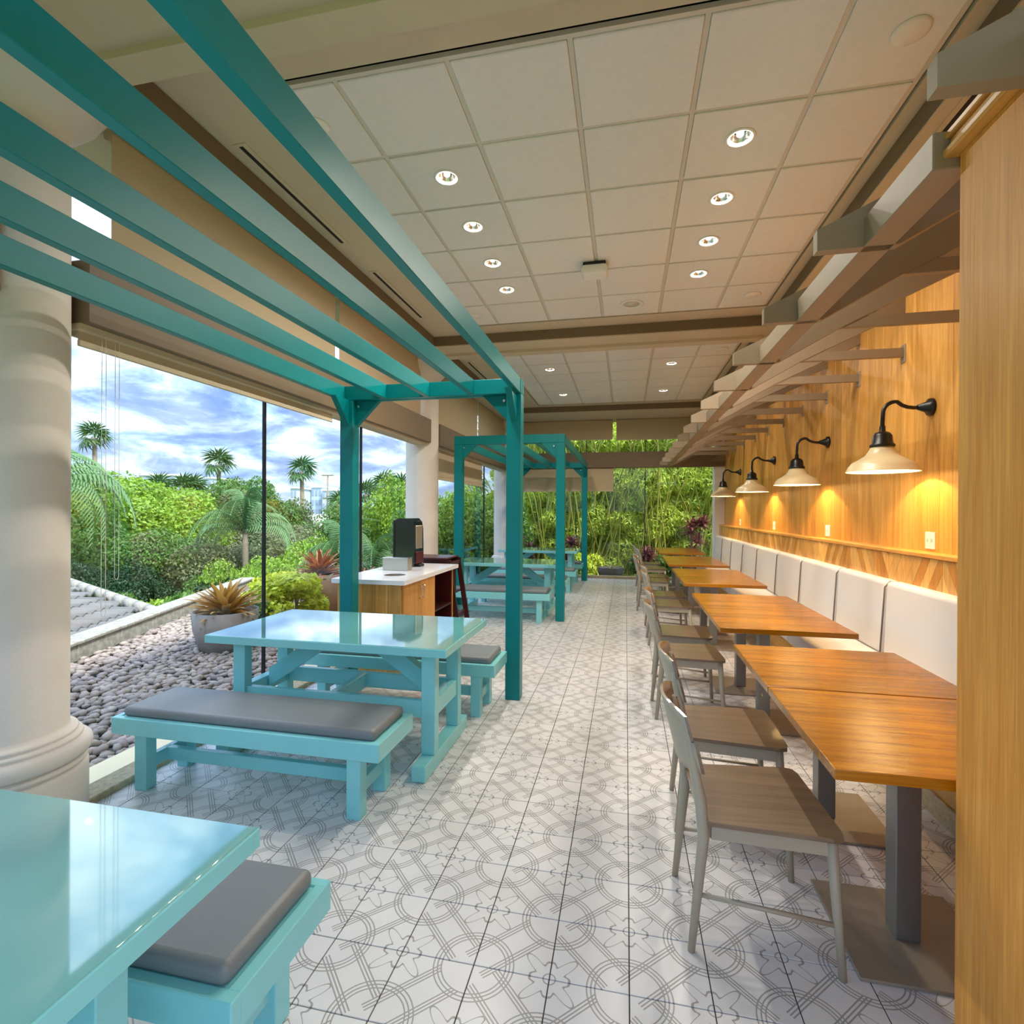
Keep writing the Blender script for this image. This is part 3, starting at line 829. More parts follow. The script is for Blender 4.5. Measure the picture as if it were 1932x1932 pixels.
def make_chair():
    """faces +x; origin at floor centre"""
    o = empty('dining_chair')
    b = MB(); pts = []
    sp = [(-.20, -.195), (-.17, -.215), (.20, -.245), (.235, -.235), (.245, -.20), (.245, .20), (.235, .235), (.20, .245), (-.17, .215), (-.20, .195)]
    b.prism(sp, 2, .450, .466); b.obj('seat', CHAIRS, o)
    MB().prism([(-.17, -.195), (.205, -.225), (.205, -.208), (-.17, -.178)], 2, .395, .450).prism([(-.17, .195), (.205, .225), (.205, .208), (-.17, .178)], 2, .395, .450).box(.195, .212, -.21, .21, .395, .45).box(-.185, -.168, -.185, .185, .395, .45).obj('seat_frame', CHAIRF, o)
    for s in (-1, 1):
        MB().tube([(.205, s*.215, .45), (.235, s*.235, 0)], [.019, .0125], 12).obj('front_leg', CHAIRF, o)
        MB().tube([(-.235, s*.195, 0), (-.195, s*.19, .40), (-.205, s*.19, .52), (-.245, s*.188, .72), (-.252, s*.187, .76)], [.0125, .02, .02, .015, .012], 12).obj('rear_leg', CHAIRF, o)
        MB().tube([(-.215, s*.193, .20), (.222, s*.226, .17)], .008, 8).obj('side_rung', CHAIRF, o)
    # curved backrest, concave to +x, leaning back
    b = bmesh.new(); n, mz = 14, 6; grids = []
    for side in (0, 1):
        g = []
        for j in range(mz+1):
            row = []; v = j/mz; z = .60+.235*v
            wd = .225*(1-.10*abs(v-.45)**2*4)
            for i in range(n+1):
                a = -1+2*i/n
                x = -.262-.05*(z-.60)/.2+.075*a*a*.75+(.0 if side == 0 else .011)
                row.append(b.verts.new((x, a*wd, z-.02*(a*a)**2*(1 if v > .5 else -1.2))))
            g.append(row)
        grids.append(g)
    fs = []
    for side, g in enumerate(grids):
        for j in range(mz):
            for i in range(n):
                q = (g[j][i], g[j][i+1], g[j+1][i+1], g[j+1][i])
                fc = b.faces.new(q if side else q[::-1]); fc.smooth = True; fc.material_index = 0 if side else 1
    A, B = grids
    for j in range(mz):
        for i in (0, n): b.faces.new((A[j][i], A[j+1][i], B[j+1][i], B[j][i]))
    for i in range(n):
        for j in (0, mz): b.faces.new((A[j][i], A[j][i+1], B[j][i+1], B[j][i]))
    bmesh.ops.recalc_face_normals(b, faces=b.faces)
    me = bpy.data.meshes.new('backrest'); b.to_mesh(me); b.free(); me.materials.append(CHAIRS); me.materials.append(CHAIRF); link('backrest', me, None, o)
    return o


tb = make_table(); chm = make_chair()
ty = [2.165, 2.945, 4.17, 4.95, 6.42, 7.2, 8.52, 9.3, 10.75, 11.53]
cy_ = [2.14, 2.83, 4.24, 4.95, 6.43, 7.13, 8.55, 9.12, 10.4, 11.3]
cdx = [0, .03, .0, .03, .04, .05, -.03, -.02, .03, .0]
for i, yy in enumerate(ty):
    o = tb if i == 0 else copy_tree(tb); o.location = (1.045+.004*i*0, yy, 0)
    tag(o, 'varnished wooden table with grey post, %s in the row from the partition' % (ORD[i] if i < 9 else 'last'), 'table', 'varnished tables along the long bench')
for i, yy in enumerate(cy_):
    o = chm if i == 0 else copy_tree(chm); o.location = (.455+cdx[i], yy, 0); o.rotation_euler = (0, 0, R([3, -1, 2, -2, 1, 3, -4, 2, 6, -3][i]))
    tag(o, 'greige wooden chair facing the varnished tables, %s in the row from the viewer' % (ORD[i] if i < 9 else 'last'), 'chair', 'greige wooden chairs along the aisle')

# ------------------------------------------------------------------ condiment cabinet and what stands on it
cb = empty('condiment_cabinet', (-2.28, 5.17, 0)); tag(cb, 'oak cabinet with white quartz counter and round waste hole by the windows', 'cabinet')
x0, x1, y0, y1 = -.32, .31, -.72, .73
b = MB(); b.box(x0, x1, y0, y0+.02, .06, .86).box(x0, x1, y1-.02, y1, .06, .86).box(x0, x0+.02, y0, y1, .06, .86).box(x0, x1, y0, y1, .06, .08).box(x0, x1, .10, .12, .06, .86).obj('carcass', OAKV, cb)
MB().box(x0+.03, x1-.04, y0+.04, y1-.03, 0, .06).obj('plinth', DARKR, cb)
k = 5; w = (x1-x0)/k
for i in range(k):
    o = MB().box(-w/2+.0015, w/2-.0015, -.012, 0, -.4, .4, .001).obj('front_plank', OAKV, cb); o.location = (x0+w*(i+.5), y0, .46)
for i in range(2):
    a = y0+.01+i*.40
    dr = MB().box(x1, x1+.018, a, a+.395, .07, .855, .002).obj('door', OAKV, cb)
    ha = a+.36 if i == 0 else a+.035
    MB().tube([(x1+.018, ha, .68), (x1+.045, ha, .68), (x1+.045, ha, .80), (x1+.018, ha, .80)], .005, 8).obj('handle', CHROME, dr)
MB().box(x0+.02, x0+.04, .12, y1-.02, .08, .86).box(x0+.02, x1-.01, .121, .135, .08, .86).box(x0+.02, x1-.01, y1-.035, y1-.02, .08, .86).box(x0+.02, x1-.01, .13, y1-.03, .08, .095).obj('shelf_lining', MAROON, cb)
MB().box(x0+.02, x1-.005, .13, y1-.03, .45, .468, .002).obj('shelf', DARKR, cb)
# counter with a round hole
hx, hy, hr = .08, -.36, .105
link('countertop', holed(-.36, .36, -.77, .78, hx, hy, hr, .86, .90, 'countertop'), QUARTZ, cb)
MB().lathe([(.104, .898), (.104, .5), (0, .5)], (hx, hy, 0), 28).obj('waste_chute', BRUSH, cb)

o = empty('metal_caddy', (-2.35, 5.2, .9)); tag(o, 'brushed metal rectangular box on the quartz counter', 'box')
MB().box(-.14, .14, -.06, .06, 0, .13, .003).obj('body', BRUSH, o); MB().box(-.142, .142, -.062, .062, .125, .135, .002).obj('lid', CHROME, o)
o = empty('cup_dispenser', (-2.40, 5.62, .9)); o.rotation_euler = (0, 0, R(-8)); tag(o, 'tall glossy black dispenser with rounded top on the quartz counter', 'dispenser')
pr = [(-.13, 0), (.10, 0), (.13, .04), (.13, .14), (.125, .42), (.11, .50), (.07, .54), (-.08, .54), (-.115, .52), (-.13, .47)]
MB().prism([(p_[0], p_[1]) for p_ in pr], 1, -.10, .10).obj('body', DARKG, o)
MB().box(-.145, -.12, -.11, .11, .03, .52, .008, 2).obj('back_shell', BLACK, o)
MB().box(.118, .134, -.07, .07, .20, .46, .006).obj('front_window', BRUSH, o)
MB().box(.06, .145, -.08, .08, .03, .17, .01, 2).obj('spout_tray', MAROON, o)
MB().box(.04, .17, -.05, .05, 0, .03, .006).obj('foot', BLACK, o)
# maroon high chair folded behind the cabinet
o = empty('high_chair', (-2.33, 6.32, 0)); tag(o, 'dark maroon wooden high chair behind the oak cabinet', 'high chair')
for s in (-.20, .20):
    MB().prism([(.34, 0), (.40, 0), (.25, .93), (.19, .93)], 1, s-.014, s+.014).obj('side_leg', DARKR, o)
    MB().prism([(-.25, 0), (-.19, 0), (.02, .60), (-.04, .60)], 1, s-.014, s+.014).obj('side_leg', DARKR, o)
    MB().box(-.28, .26, s-.016, s+.016, .90, .93, .004).obj('armrest', DARKR, o)
MB().box(-.30, .22, -.23, .23, .93, .955, .006).obj('tray', MAROON, o)
MB().box(-.27, .25, -.20, .20, .86, .90, .003).obj('tray_rail', MAROON, o)
MB().box(-.05, .26, -.19, .19, .50, .52, .003).obj('seat', DARKR, o)
MB().box(.28, .33, -.19, .19, .22, .27, .003).obj('foot_rail', MAROON, o)
MB().box(.16, .20, -.19, .19, .52, .88, .003).obj('backrest', DARKR, o)

# ================================================================== outside
# roof deck with pebbles
dk = MB().box(-7.6, -3.1, -2, 13.6, -.4, -.14).box(-3.1, 3.6, 13.4, 14.6, -.7, -.42).obj('roof_deck', MEMB); struct(dk, 'low flat roof outside the windows')
pbv = []
for k in range(5):
    b = bmesh.new(); bmesh.ops.create_icosphere(b, subdivisions=1, radius=1)
    rg = random.Random(k)
    for v in b.verts:
        v.co *= 1+rg.uniform(-.12, .12); v.co.x *= 1.25; v.co.z *= .62
    for fc in b.faces: fc.smooth = True
    me = bpy.data.meshes.new('stone'); b.to_mesh(me); b.free(); me.materials.append(PEB); pbv.append(me)
pb = empty('pebble_bed', (-4.5, 5, -.12)); tag(pb, 'bed of rounded grey and pink pebbles outside the left windows', 'pebbles')
A0 = Vector((-5.8, 4.64, 0)); B0 = Vector((-6.76, 7.27, 0)); dr_ = (B0-A0).normalized()
def beyond(x, y):
    n_ = Vector((-dr_.y, dr_.x, 0)); return (Vector((x, y, 0))-A0).dot(n_) > -.02
pos = []
gx = -7.4
rg = random.Random(5)
y = .5
while y < 12.4:
    x = -3.14
    while x > -7.5:
        px, py = x+rg.uniform(-.02, .02), y+rg.uniform(-.02, .02)
        if not beyond(px, py): pos.append((px, py, rg.uniform(.028, .048), rg.uniform(-.012, .02)))
        x -= .068
    y += .062
def scr(p):
    q = Vector(p)-Vector((0, 0, EYE)); zc = q.dot(f); return 966+FPX*q.dot(rt)/zc, 966-FPX*q.dot(up)/zc, zc
vis = []
for p_ in pos:
    sx, sy, zc = scr((p_[0], p_[1], -.12))
    seen = 150 < sx < 640 and zc > 0 and not (sx > 215 and sy > 1300) and not (sx > 385 and sy > 1195 and sx < 480) and not (sx > 480 and sy > 1200)
    vis.append((zc if seen else 99, p_))
vis.sort(key=lambda q: q[0])
for k, (zc, p_) in enumerate(vis[:300]):
    o = link('stone', pbv[k % 5], None, pb); s_ = p_[2]
    o.location = (p_[0]+4.5, p_[1]-5, p_[3]); o.scale = (s_, s_, s_); o.rotation_euler = (rg.uniform(-.3, .3), rg.uniform(-.3, .3), rg.uniform(0, 6.28))
base_v = np.array([v.co[:] for v in pbv[0].vertices]); base_f = np.array([p_.vertices[:] for p_ in pbv[0].polygons])
VV = []; FF = []
for k, (zc, p_) in enumerate(vis[300:]):
    a = rg.uniform(0, 6.28); c, s_ = math.cos(a), math.sin(a)
    v = base_v*p_[2]*np.array([rg.uniform(.9, 1.25), rg.uniform(.8, 1.1), rg.uniform(.8, 1.2)])
    v = np.stack([v[:, 0]*c-v[:, 1]*s_, v[:, 0]*s_+v[:, 1]*c, v[:, 2]+v[:, 0]*rg.uniform(-.3, .3)], 1)+np.array([p_[0]+4.5, p_[1]-5, p_[3]])
    VV.append(v); FF.append(base_f+k*len(base_v))
me = arrays_mesh('stone', np.concatenate(VV), np.concatenate(FF)); me.materials.append(PEBI)
me.polygons.foreach_set('use_smooth', [True]*len(me.polygons))
o = link('stone', me, None, pb); o['kind'] = 'stuff'
# coping
cp = empty('roof_coping', (A0.x, A0.y, 0), math.atan2(dr_.y, dr_.x)); tag(cp, 'weathered white stone coping along the edge of the pebble bed', 'coping')
cmh = MB().box(-.397, .397, .02, .26, -.14, .07, .012, 2).box(-.397, .397, .0, .29, .045, .085, .01, 2).mesh('stone'); cmh.materials.append(COPE)
for k in range(-4, 7):
    o = link('stone', cmh, None, cp); o.location = (.4+k*.8, 0, rg.uniform(-.004, .004))
# neighbouring tiled roof
def at(px, py, D=None, z=None):
    d = f+rt*((px-966)/FPX)-up*((py-966)/FPX)
    if z is not None: D = (z-EYE)/d.z
    return Vector((0, 0, EYE))+d*D
rf = empty('tiled_roof', (0, 0, 0)); tag(rf, 'grey barrel tiled roof with pale hip ridge beyond the coping', 'roof')
nrm = Vector((-dr_.y, dr_.x, 0))
O = A0+nrm*.30+dr_*(-2.6); O.z = -.10
slope = R(4.5)
vdir = (nrm*math.cos(slope)+Vector((0, 0, 1))*math.sin(slope)).normalized(); ndir = dr_.cross(vdir); ndir = ndir if ndir.z > 0 else -ndir
tw, tl = .20, .42
b = bmesh.new()
rows_ = []
for a in range(9):
    q = -math.pi/2+math.pi*a/8*1.0
for yv in (0, tl*1.06):
    row = []
    for a in range(9):
        t_ = a/8; xx = (t_-.5)*tw; zz_ = .045*math.cos((t_-.5)*2*math.pi)*.5+.03
        row.append(b.verts.new((xx, yv, zz_+(.02 if yv == 0 else 0))))
    rows_.append(row)
low = [b.verts.new((v.co.x, 0, v.co.z-.03)) for v in rows_[0]]
for a in range(8):
    fc = b.faces.new((rows_[0][a], rows_[0][a+1], rows_[1][a+1], rows_[1][a])); fc.smooth = True
    b.faces.new((low[a], low[a+1], rows_[0][a+1], rows_[0][a]))
rtm = bpy.data.meshes.new('tile'); b.to_mesh(rtm); b.free(); rtm.materials.append(RTILE)
Mr = Matrix.Identity(4)
for i in range(3): Mr[i][0] = dr_[i]; Mr[i][1] = vdir[i]; Mr[i][2] = ndir[i]
hipU = (at(285, 1158, z=-.05)-O).dot(dr_)
top = at(150, 1113, D=9.6); hu, hv = (top-O).dot(dr_), (top-O).dot(vdir)
cnt = 0
for j in range(10):
    for i in range(-12, 40):
        uu, vv_ = i*tw, j*tl
        lim = hipU+(hu-hipU)*(vv_/max(hv, .1))
        if uu > lim or cnt > 290: continue
        P_ = O+dr_*uu+vdir*vv_
        sx, sy, zc = scr(P_)
        if zc < 1 or sx < 60: continue
        M_ = Mr.copy(); M_.translation = P_
        o = link('tile', rtm, None, rf); o.matrix_world = M_; cnt += 1
capm = MB().tube([(0, 0, 0), (0, .40, .015)], [.10, .085], 12).mesh('ridge_tile'); capm.materials.append(COPE)
p0 = O+dr_*hipU; p1 = O+dr_*hu+vdir*hv; dv = (p1-p0); n_ = int(dv.length/.36)
for k in range(n_+2):
    o = link('ridge_tile', capm, None, rf); o.location = p0+dv.normalized()*(.36*k)+Vector((0, 0, .03)); o.rotation_euler = dv.to_track_quat('Y', 'Z').to_euler()

# ground and distance
gd = MB().box(-320, 320, -40, 420, -3.4, -3.0).obj('ground', GRASS); struct(gd, 'green undergrowth below the terrace')


def leaves(name, n, blobs, size, m, aspect=2.2, droop=0, seed=0):
    rg = np.random.RandomState(seed)
    bl = np.array(blobs, float); w = bl[:, 3]*bl[:, 4]*bl[:, 5]; w = w**.66; idx = rg.choice(len(bl), n, p=w/w.sum())
    d = rg.normal(size=(n, 3)); d /= np.linalg.norm(d, axis=1)[:, None]
    rad = rg.uniform(.55, 1.0, n)**.5
    c = bl[idx, :3]+d*bl[idx, 3:6]*rad[:, None]
    nrm = d*.6+rg.normal(size=(n, 3))*.5+np.array([0, 0, .35]); nrm /= np.linalg.norm(nrm, axis=1)[:, None]
    tdir = np.cross(nrm, rg.normal(size=(n, 3))); tdir[:, 2] -= droop; tdir /= np.linalg.norm(tdir, axis=1)[:, None]
    s_ = np.cross(nrm, tdir); s_ /= np.linalg.norm(s_, axis=1)[:, None]
    L = size*rg.uniform(.6, 1.3, n)[:, None]
    V = np.stack([c-tdir*L*.5, c+s_*L*.5/aspect, c+tdir*L*.5, c-s_*L*.5/aspect], 1).reshape(-1, 3)
    me = arrays_mesh(name, V, np.arange(4*n).reshape(n, 4)); me.materials.append(m)
    return me


def crown(seed, w=1, h=1, k=9):
    rg = random.Random(seed)
    return [(rg.uniform(-.6, .6)*w, rg.uniform(-.6, .6)*w, rg.uniform(-.35, .7)*h, rg.uniform(.3, .55)*w, rg.uniform(.3, .55)*w, rg.uniform(.25, .42)*h) for _ in range(k)]


FOL = {}
for nm, m in (('lime', L_LIME), ('mid', L_MID), ('dark', L_DARK), ('olive', L_OLIVE), ('yellow', L_YEL)):
    FOL[nm] = [leaves('foliage', 17000, crown(11+k*7+len(nm), 1, 1, 16), .062, m, 2.0, .2, k) for k in range(2)]
FOLS = {nm: leaves('foliage', 2600, crown(5, 1, .9, 8), .17, m, 2.0, .2, 3) for nm, m in (('lime', L_LIME), ('mid', L_MID), ('dark', L_DARK), ('yellow', L_YEL), ('olive', L_OLIVE))}
trunkm = MB().tube([(0, 0, -1), (.03, .02, -.4), (0, 0, .2)], [.07, .05, .03], 10).tube([(0, 0, -.3), (.3, .1, .2)], [.04, .02], 8).tube([(0, 0, -.35), (-.28, -.1, .15)], [.04, .02], 8).mesh('trunk'); trunkm.materials.append(BARK)


def tree(px, ytop, D, w, kind, lab, zb=-3.0, k=0, fol=None, grp='trees and shrubs beyond the terrace', cat='tree'):
    """broadleaf tree standing D metres away; crown top at pixel row ytop when it was measured"""
    zt = EYE+(962-ytop)/FPX*D
    base = at(px, 962, D=D); h = zt-zb
    o = empty('leafy_tree' if cat == 'tree' else 'shrub', (base.x, base.y, zb), rng.uniform(0, 6.28))
    q = link('foliage', (fol or FOL[kind][k % 2]), None, o)
    q.location = (0, 0, h*.52); q.scale = (w, w, h*.5); q['kind'] = 'stuff'
    q = link('trunk', trunkm, None, o); q.location = (0, 0, h*.5); q.scale = (h*.35, h*.35, h*.5)
    tag(o, lab, cat, grp)


TREES = [
 (95, 900, 16, 2.6, 'mid', 'leafy green tree hidden mostly by the near column'),
 (185, 893, 20, 3.0, 'lime', 'lime green tree right beside the near column'),
 (245, 905, 23, 3.2, 'lime', 'lime green rounded tree between the near column and first palm'),
 (320, 912, 24, 3.2, 'lime', 'lime tree below the row of distant white buildings'),
 (385, 925, 26, 2.8, 'olive', 'yellowish green tree under the first tall palm'),
 (440, 905, 30, 2.8, 'mid', 'green tree right of the first tall palm'),
 (500, 905, 32, 2.6, 'mid', 'green tree behind the black window joint'),
 (535, 935, 34, 2.2, 'olive', 'olive tree left of the second tall palm'),
 (200, 1000, 15, 1.7, 'mid', 'dark mid green bushy tree low at the left window edge'),
 (280, 1005, 15.5, 1.7, 'mid', 'bushy tree in the dark gully below the lime trees'),
 (250, 1065, 13.5, 1.2, 'dark', 'dark bush with deep shade above the clay urn'),
 (175, 1060, 12.5, 1.0, 'dark', 'dark bush nearest the roof hip'),
 (345, 1010, 15, 1.5, 'olive', 'grey green small tree with thin trunk left of the amber pot'),
 (420, 1010, 17, 1.6, 'olive', 'olive bush left of the feathery palm trunk'),
 (530, 1000, 20, 2.0, 'olive', 'olive bush right of the feathery palm'),
 (590, 975, 26, 2.6, 'olive', 'olive thicket below the distant hotel'),
 (640, 985, 24, 2.2, 'mid', 'green thicket behind the pergola post'),
 (700, 940, 19, 1.9, 'mid', 'green tree right of the pergola post'),
 (735, 905, 17, 1.6, 'lime', 'lime green tree left of the second column'),
 (765, 930, 20, 1.6, 'mid', 'green tree touching the second column'),
 (690, 1030, 14, 1.5, 'olive', 'pale reedy bush behind the quartz counter'),
 (845, 935, 15, 1.5, 'mid', 'green tree just right of the second column'),
 (880, 915, 16, 1.6, 'lime', 'bright tree seen through the far pergola'),
 (920, 935, 15, 1.5, 'mid', 'green tree left of the far corner column'),
 (860, 1010, 16.5, 1.4, 'lime', 'low lime bush seen through the far pergola'),
 (470, 1060, 11.5, .9, 'lime', 'light green shrub behind the amber potted bromeliad'),
 (420, 1085, 12, .8, 'mid', 'small green shrub left behind the amber potted bromeliad'),
 (540, 1040, 13, 1.2, 'lime', 'light green shrub behind the rust bromeliad'),
 (600, 1015, 15, 1.3, 'lime', 'light shrub directly above the rust bromeliad'),
]
for i, (px, yt, D, w, kd, lab) in enumerate(TREES): tree(px, yt, D, w, kd, lab, k=i)
for i, (px, yt, D, w, kd, lab) in enumerate([(300, 1118, 10.5, .75, 'lime', 'low bright fern like bush beyond the coping'), (365, 1100, 10, .7, 'mid', 'low green bush left of the amber pot'), (215, 1112, 11, .6, 'mid', 'low green bush beside the roof ridge'), (400, 1080, 11, .7, 'dark', 'low dark shrub touching the amber bromeliad')]):
    tree(px, yt, D, w, kd, lab, zb=-2.2, fol=FOLS[kd], cat='shrub')
# yellow green shrubs right by the terrace
for (px, yt, D, w, kd, lab) in ((500, 1085, 7.6, .55, 'yellow', 'yellow green shrub just behind the black window joint'), (560, 1068, 7.9, .6, 'yellow', 'yellow green shrub right of the black window joint'), (485, 1128, 7.0, .3, 'mid', 'small green plant beside the amber pot')):
    tree(px, yt, D, w, kd, lab, zb=-.3, fol=FOLS[kd], cat='shrub')

# fan palms
b = bmesh.new()
ns = 11
for k in range(ns):
    a = R(-110+220*k/(ns-1)); L = 1.0
    c, s_ = math.cos(a), math.sin(a)
    p0 = Vector((.55, 0, 0)); tip = p0+Vector((c*L, s_*L, -.25-.35*abs(a)/2)); mid = p0+Vector((c*.55, s_*.55, .02)); sd_ = Vector((-s_, c, 0))*.07
    v = [b.verts.new(p0), b.verts.new(mid+sd_), b.verts.new(tip), b.verts.new(mid-sd_)]; b.faces.new(v)
v = [b.verts.new((0, .02, 0)), b.verts.new((0, -.02, 0)), b.verts.new((.6, 0, 0))]; b.faces.new(v)
fanm = bpy.data.meshes.new('frond'); b.to_mesh(fanm); b.free(); fanm.materials.append(L_PALM)


def fan_palm(px, ytop, ybase_crown, D, lab, size=None, zb=-3):
    zt = EYE+(962-ytop)/FPX*D; r_ = size or D*.028
    p_ = at(px, 962, D=D); zc = zt-r_*1.0
    o = empty('fan_palm', (p_.x, p_.y, zb)); H = zc-zb
    MB().tube([(.0, 0, 0), (.08*r_, 0, H*.5), (0, 0, H)], [.20*r_, .15*r_, .13*r_], 10).obj('trunk', BARK, o)
    for k in range(17):
        q = link('frond', fanm, None, o); q.location = (0, 0, H)
        el = R(75-125*((k*7) % 17)/17)
        q.rotation_euler = Euler((0, -el, k*2.399)); s_ = r_*.85*rng.uniform(.85, 1.1); q.scale = (s_, s_, s_)
    tag(o, lab, 'palm', 'palms beyond the terrace')


for a_ in ((178, 800, 0, 30, 'tall fan palm beside the near column'), (412, 849, 0, 45, 'tall fan palm against the clouds left of the black window joint'),
           (569, 862, 0, 50, 'tall fan palm in front of the distant hotel'), (690, 905, 0, 34, 'palm rising just right of the pergola post'),
           (722, 890, 0, 26, 'palm between the pergola post and second column'), (757, 892, 0, 24, 'palm at the left edge of the second column'), (895, 895, 0, 30, 'palm seen through the far pergola'),
           (300, 896, 0, 110, 'tiny distant palm left of the white building'), (345, 898, 0, 110, 'tiny distant palm before the white building'), (365, 897, 0, 112, 'tiny distant palm right of the white building'), (640, 925, 0, 90, 'tiny distant palm before the hotel')):
    fan_palm(a_[0], a_[1], a_[2], a_[3], a_[4])

# feathery queen palm
b = bmesh.new()
pts = []
for k in range(11):
    t_ = k/10; pts.append(Vector((2.6*math.sin(t_*1.25)/math.sin(1.25)*.9, 0, 1.0*math.sin(t_*2.6)-1.1*t_*t_)))
for k in range(10):
    for sft in (0, .33, .66):
        p_ = pts[k].lerp(pts[k+1], sft); t_ = (k+sft)/10
        for s_ in (-1, 1):
            L = .75*math.sin(.4+2.5*t_)
            tip = p_+Vector((.25*L, s_*.55*L, -.55*L)); w_ = Vector((.028, 0, .0))
            b.faces.new([b.verts.new(p_-w_), b.verts.new(p_+w_), b.verts.new(tip)])
    w_ = Vector((0, .02, 0)); b.faces.new([b.verts.new(pts[k]-w_), b.verts.new(pts[k]+w_), b.verts.new(pts[k+1]+w_), b.verts.new(pts[k+1]-w_)])
qm = bpy.data.meshes.new('frond'); b.to_mesh(qm); b.free(); qm.materials.append(L_QUEEN)


def feather_palm(px, zc, D, s_, lab, nf=30, zb=-3):
    p_ = at(px, 962, D=D); o = empty('feather_palm', (p_.x, p_.y, zb)); H = zc-zb
    MB().tube([(0, 0, 0), (.05, 0, H*.5), (0, 0, H*.8), (0, 0, H)], [.07, .06, .09, .06], 12).obj('trunk', BARK, o)
    for k in range(nf):
        q = link('frond', qm, None, o); q.location = (0, 0, H)
        q.rotation_euler = Euler((0, -R(62-95*((k*7) % nf)/nf), k*2.399)); v = s_*rng.uniform(.8, 1.1); q.scale = (v, v, v)
    tag(o, lab, 'palm', 'palms beyond the terrace')


feather_palm(463, .95, 15.5, .64, 'feathery drooping palm with pale trunk left of the black window joint')
feather_palm(650, .1, 14, .6, 'feathery palm partly hidden by the pergola post')
feather_palm(48, 1.9, 12, .85, 'feathery palm fronds reaching out beside the near column')
feather_palm(705, -.1, 12, .6, 'feathery palm behind the quartz counter')

# distant buildings
def building(px0, px1, ytop, D, depth, nwx, nwz, lab, mtl=HOTEL):
    a, c = at(px0, 962, D=D), at(px1, 962, D=D); zt = EYE+(962-ytop)/FPX*D
    w = (c-a).length; o = empty('distant_building', ((a.x+c.x)/2, (a.y+c.y)/2, -3), math.atan2(c.y-a.y, c.x-a.x)); H = zt+3
    MB().box(-w/2, w/2, 0, depth, 0, H).obj('wall', mtl, o)
    MB().box(-w/2-.3, w/2+.3, -.3, depth+.3, H, H+.5).obj('roof', WHITEP, o)
    wm = MB().box(-w/nwx*.28, w/nwx*.28, -.12, .05, -.8, .8).mesh('window'); wm.materials.append(HOTELW)
    for i in range(nwx):
        for j in range(nwz):
            q = link('window', wm, None, o); q.location = (-w/2+w*(i+.5)/nwx, 0, H-1.6-j*2.9)
    tag(o, lab, 'building', 'buildings on the horizon')


building(548, 560, 922, 150, 14, 2, 4, 'narrow pale tower left of the second tall palm')
building(563, 585, 929, 165, 16, 4, 4, 'pale block just behind the second tall palm')
building(587, 607, 920, 160, 14, 3, 5, 'tallest pale hotel tower with blue stripe', mat('pale_blue_wall', srgb(190, 208, 222), .8))
building(608, 650, 926, 158, 14, 7, 5, 'wide pale hotel wing with many windows beside the light pole')
building(262, 330, 899, 150, 18, 8, 3, 'long white low building above the lime trees')
building(335, 400, 904, 158, 16, 7, 2, 'white low building partly behind small palms')
building(690, 760, 935, 170, 16, 8, 3, 'pale building glimpsed right of the pergola post')
p_ = at(618, 962, D=110); o = empty('light_pole', (p_.x, p_.y, -3)); H = 4.53+(962-896)/FPX*110
MB().tube([(0, 0, 0), (0, 0, H)], .16, 8).obj('mast', BARK, o); MB().box(-1.3, 1.3, -.15, .15, H-.2, H, 0).box(-1, 1, -.15, .15, H-5, H-4.7).obj('crossarm', BARK, o)
tag(o, 'thin tall light pole in front of the hotel', 'pole')
w_ = at(560, 969, D=85); o = MB().box(-7, 7, -.5, .5, -3, w_.z-.1).obj('distant_wall', WHITEP); o.location = (w_.x, w_.y, 0); o.rotation_euler = (0, 0, .5)
tag(o, 'long low white wall below the second tall palm', 'wall')
o = MB().lathe([(0, 0), (.22, 0), (.34, .35), (.36, .6), (.28, .85), (.2, .95), (.24, 1.02), (.2, 1.02), (0, .95)], n=24).obj('clay_urn', CLAYB)
o.location = at(250, 1130, z=-2.9)*.62+Vector((0, 0, EYE))*.38; o.location = at(250, 1130, D=19); o.scale = (.5, .5, .5); tag(o, 'weathered clay urn in the shade of the dark bushes', 'urn')


# potted plants
def blade(n, L, w, curve):
    b = bmesh.new(); rows_ = []
    for k in range(n+1):
        t_ = k/n; x = L*(math.sin(curve*t_)/curve if curve else t_); z = L*(1-math.cos(curve*t_))/curve*-1+L*.0 if curve else 0
        ww = w*(math.sin(math.pi*min(1, .18+t_*.82)))**.7 if k < n else .002
        rows_.append([b.verts.new((x, -ww, z)), b.verts.new((x, 0, z-ww*.45)), b.verts.new((x, ww, z))])
    for k in range(n):
        for j in range(2):
            fc = b.faces.new((rows_[k][j], rows_[k][j+1], rows_[k+1][j+1], rows_[k+1][j])); fc.smooth = True
    me = bpy.data.meshes.new('leaf'); b.to_mesh(me); b.free(); return me


BL = {}
def rosette(parent, mtl, z, n, L, w, rg, tilt=(15, 80), curve=1.1, cx=0, cy=0):
    key = (mtl.name, L, w, curve)
    if key not in BL:
        BL[key] = blade(6, L, w, curve); BL[key].materials.append(mtl)
    for k in range(n):
        q = link('leaf', BL[key], None, parent); q.location = (cx+rg.uniform(-.02, .02), cy+rg.uniform(-.02, .02), z)
        el = tilt[0]+(tilt[1]-tilt[0])*(k/n)
        q.rotation_euler = Euler((0, -R(el+rg.uniform(-6, 6)), k*2.399+rg.uniform(-.2, .2))); s_ = rg.uniform(.8, 1.12); q.scale = (s_, s_, s_)


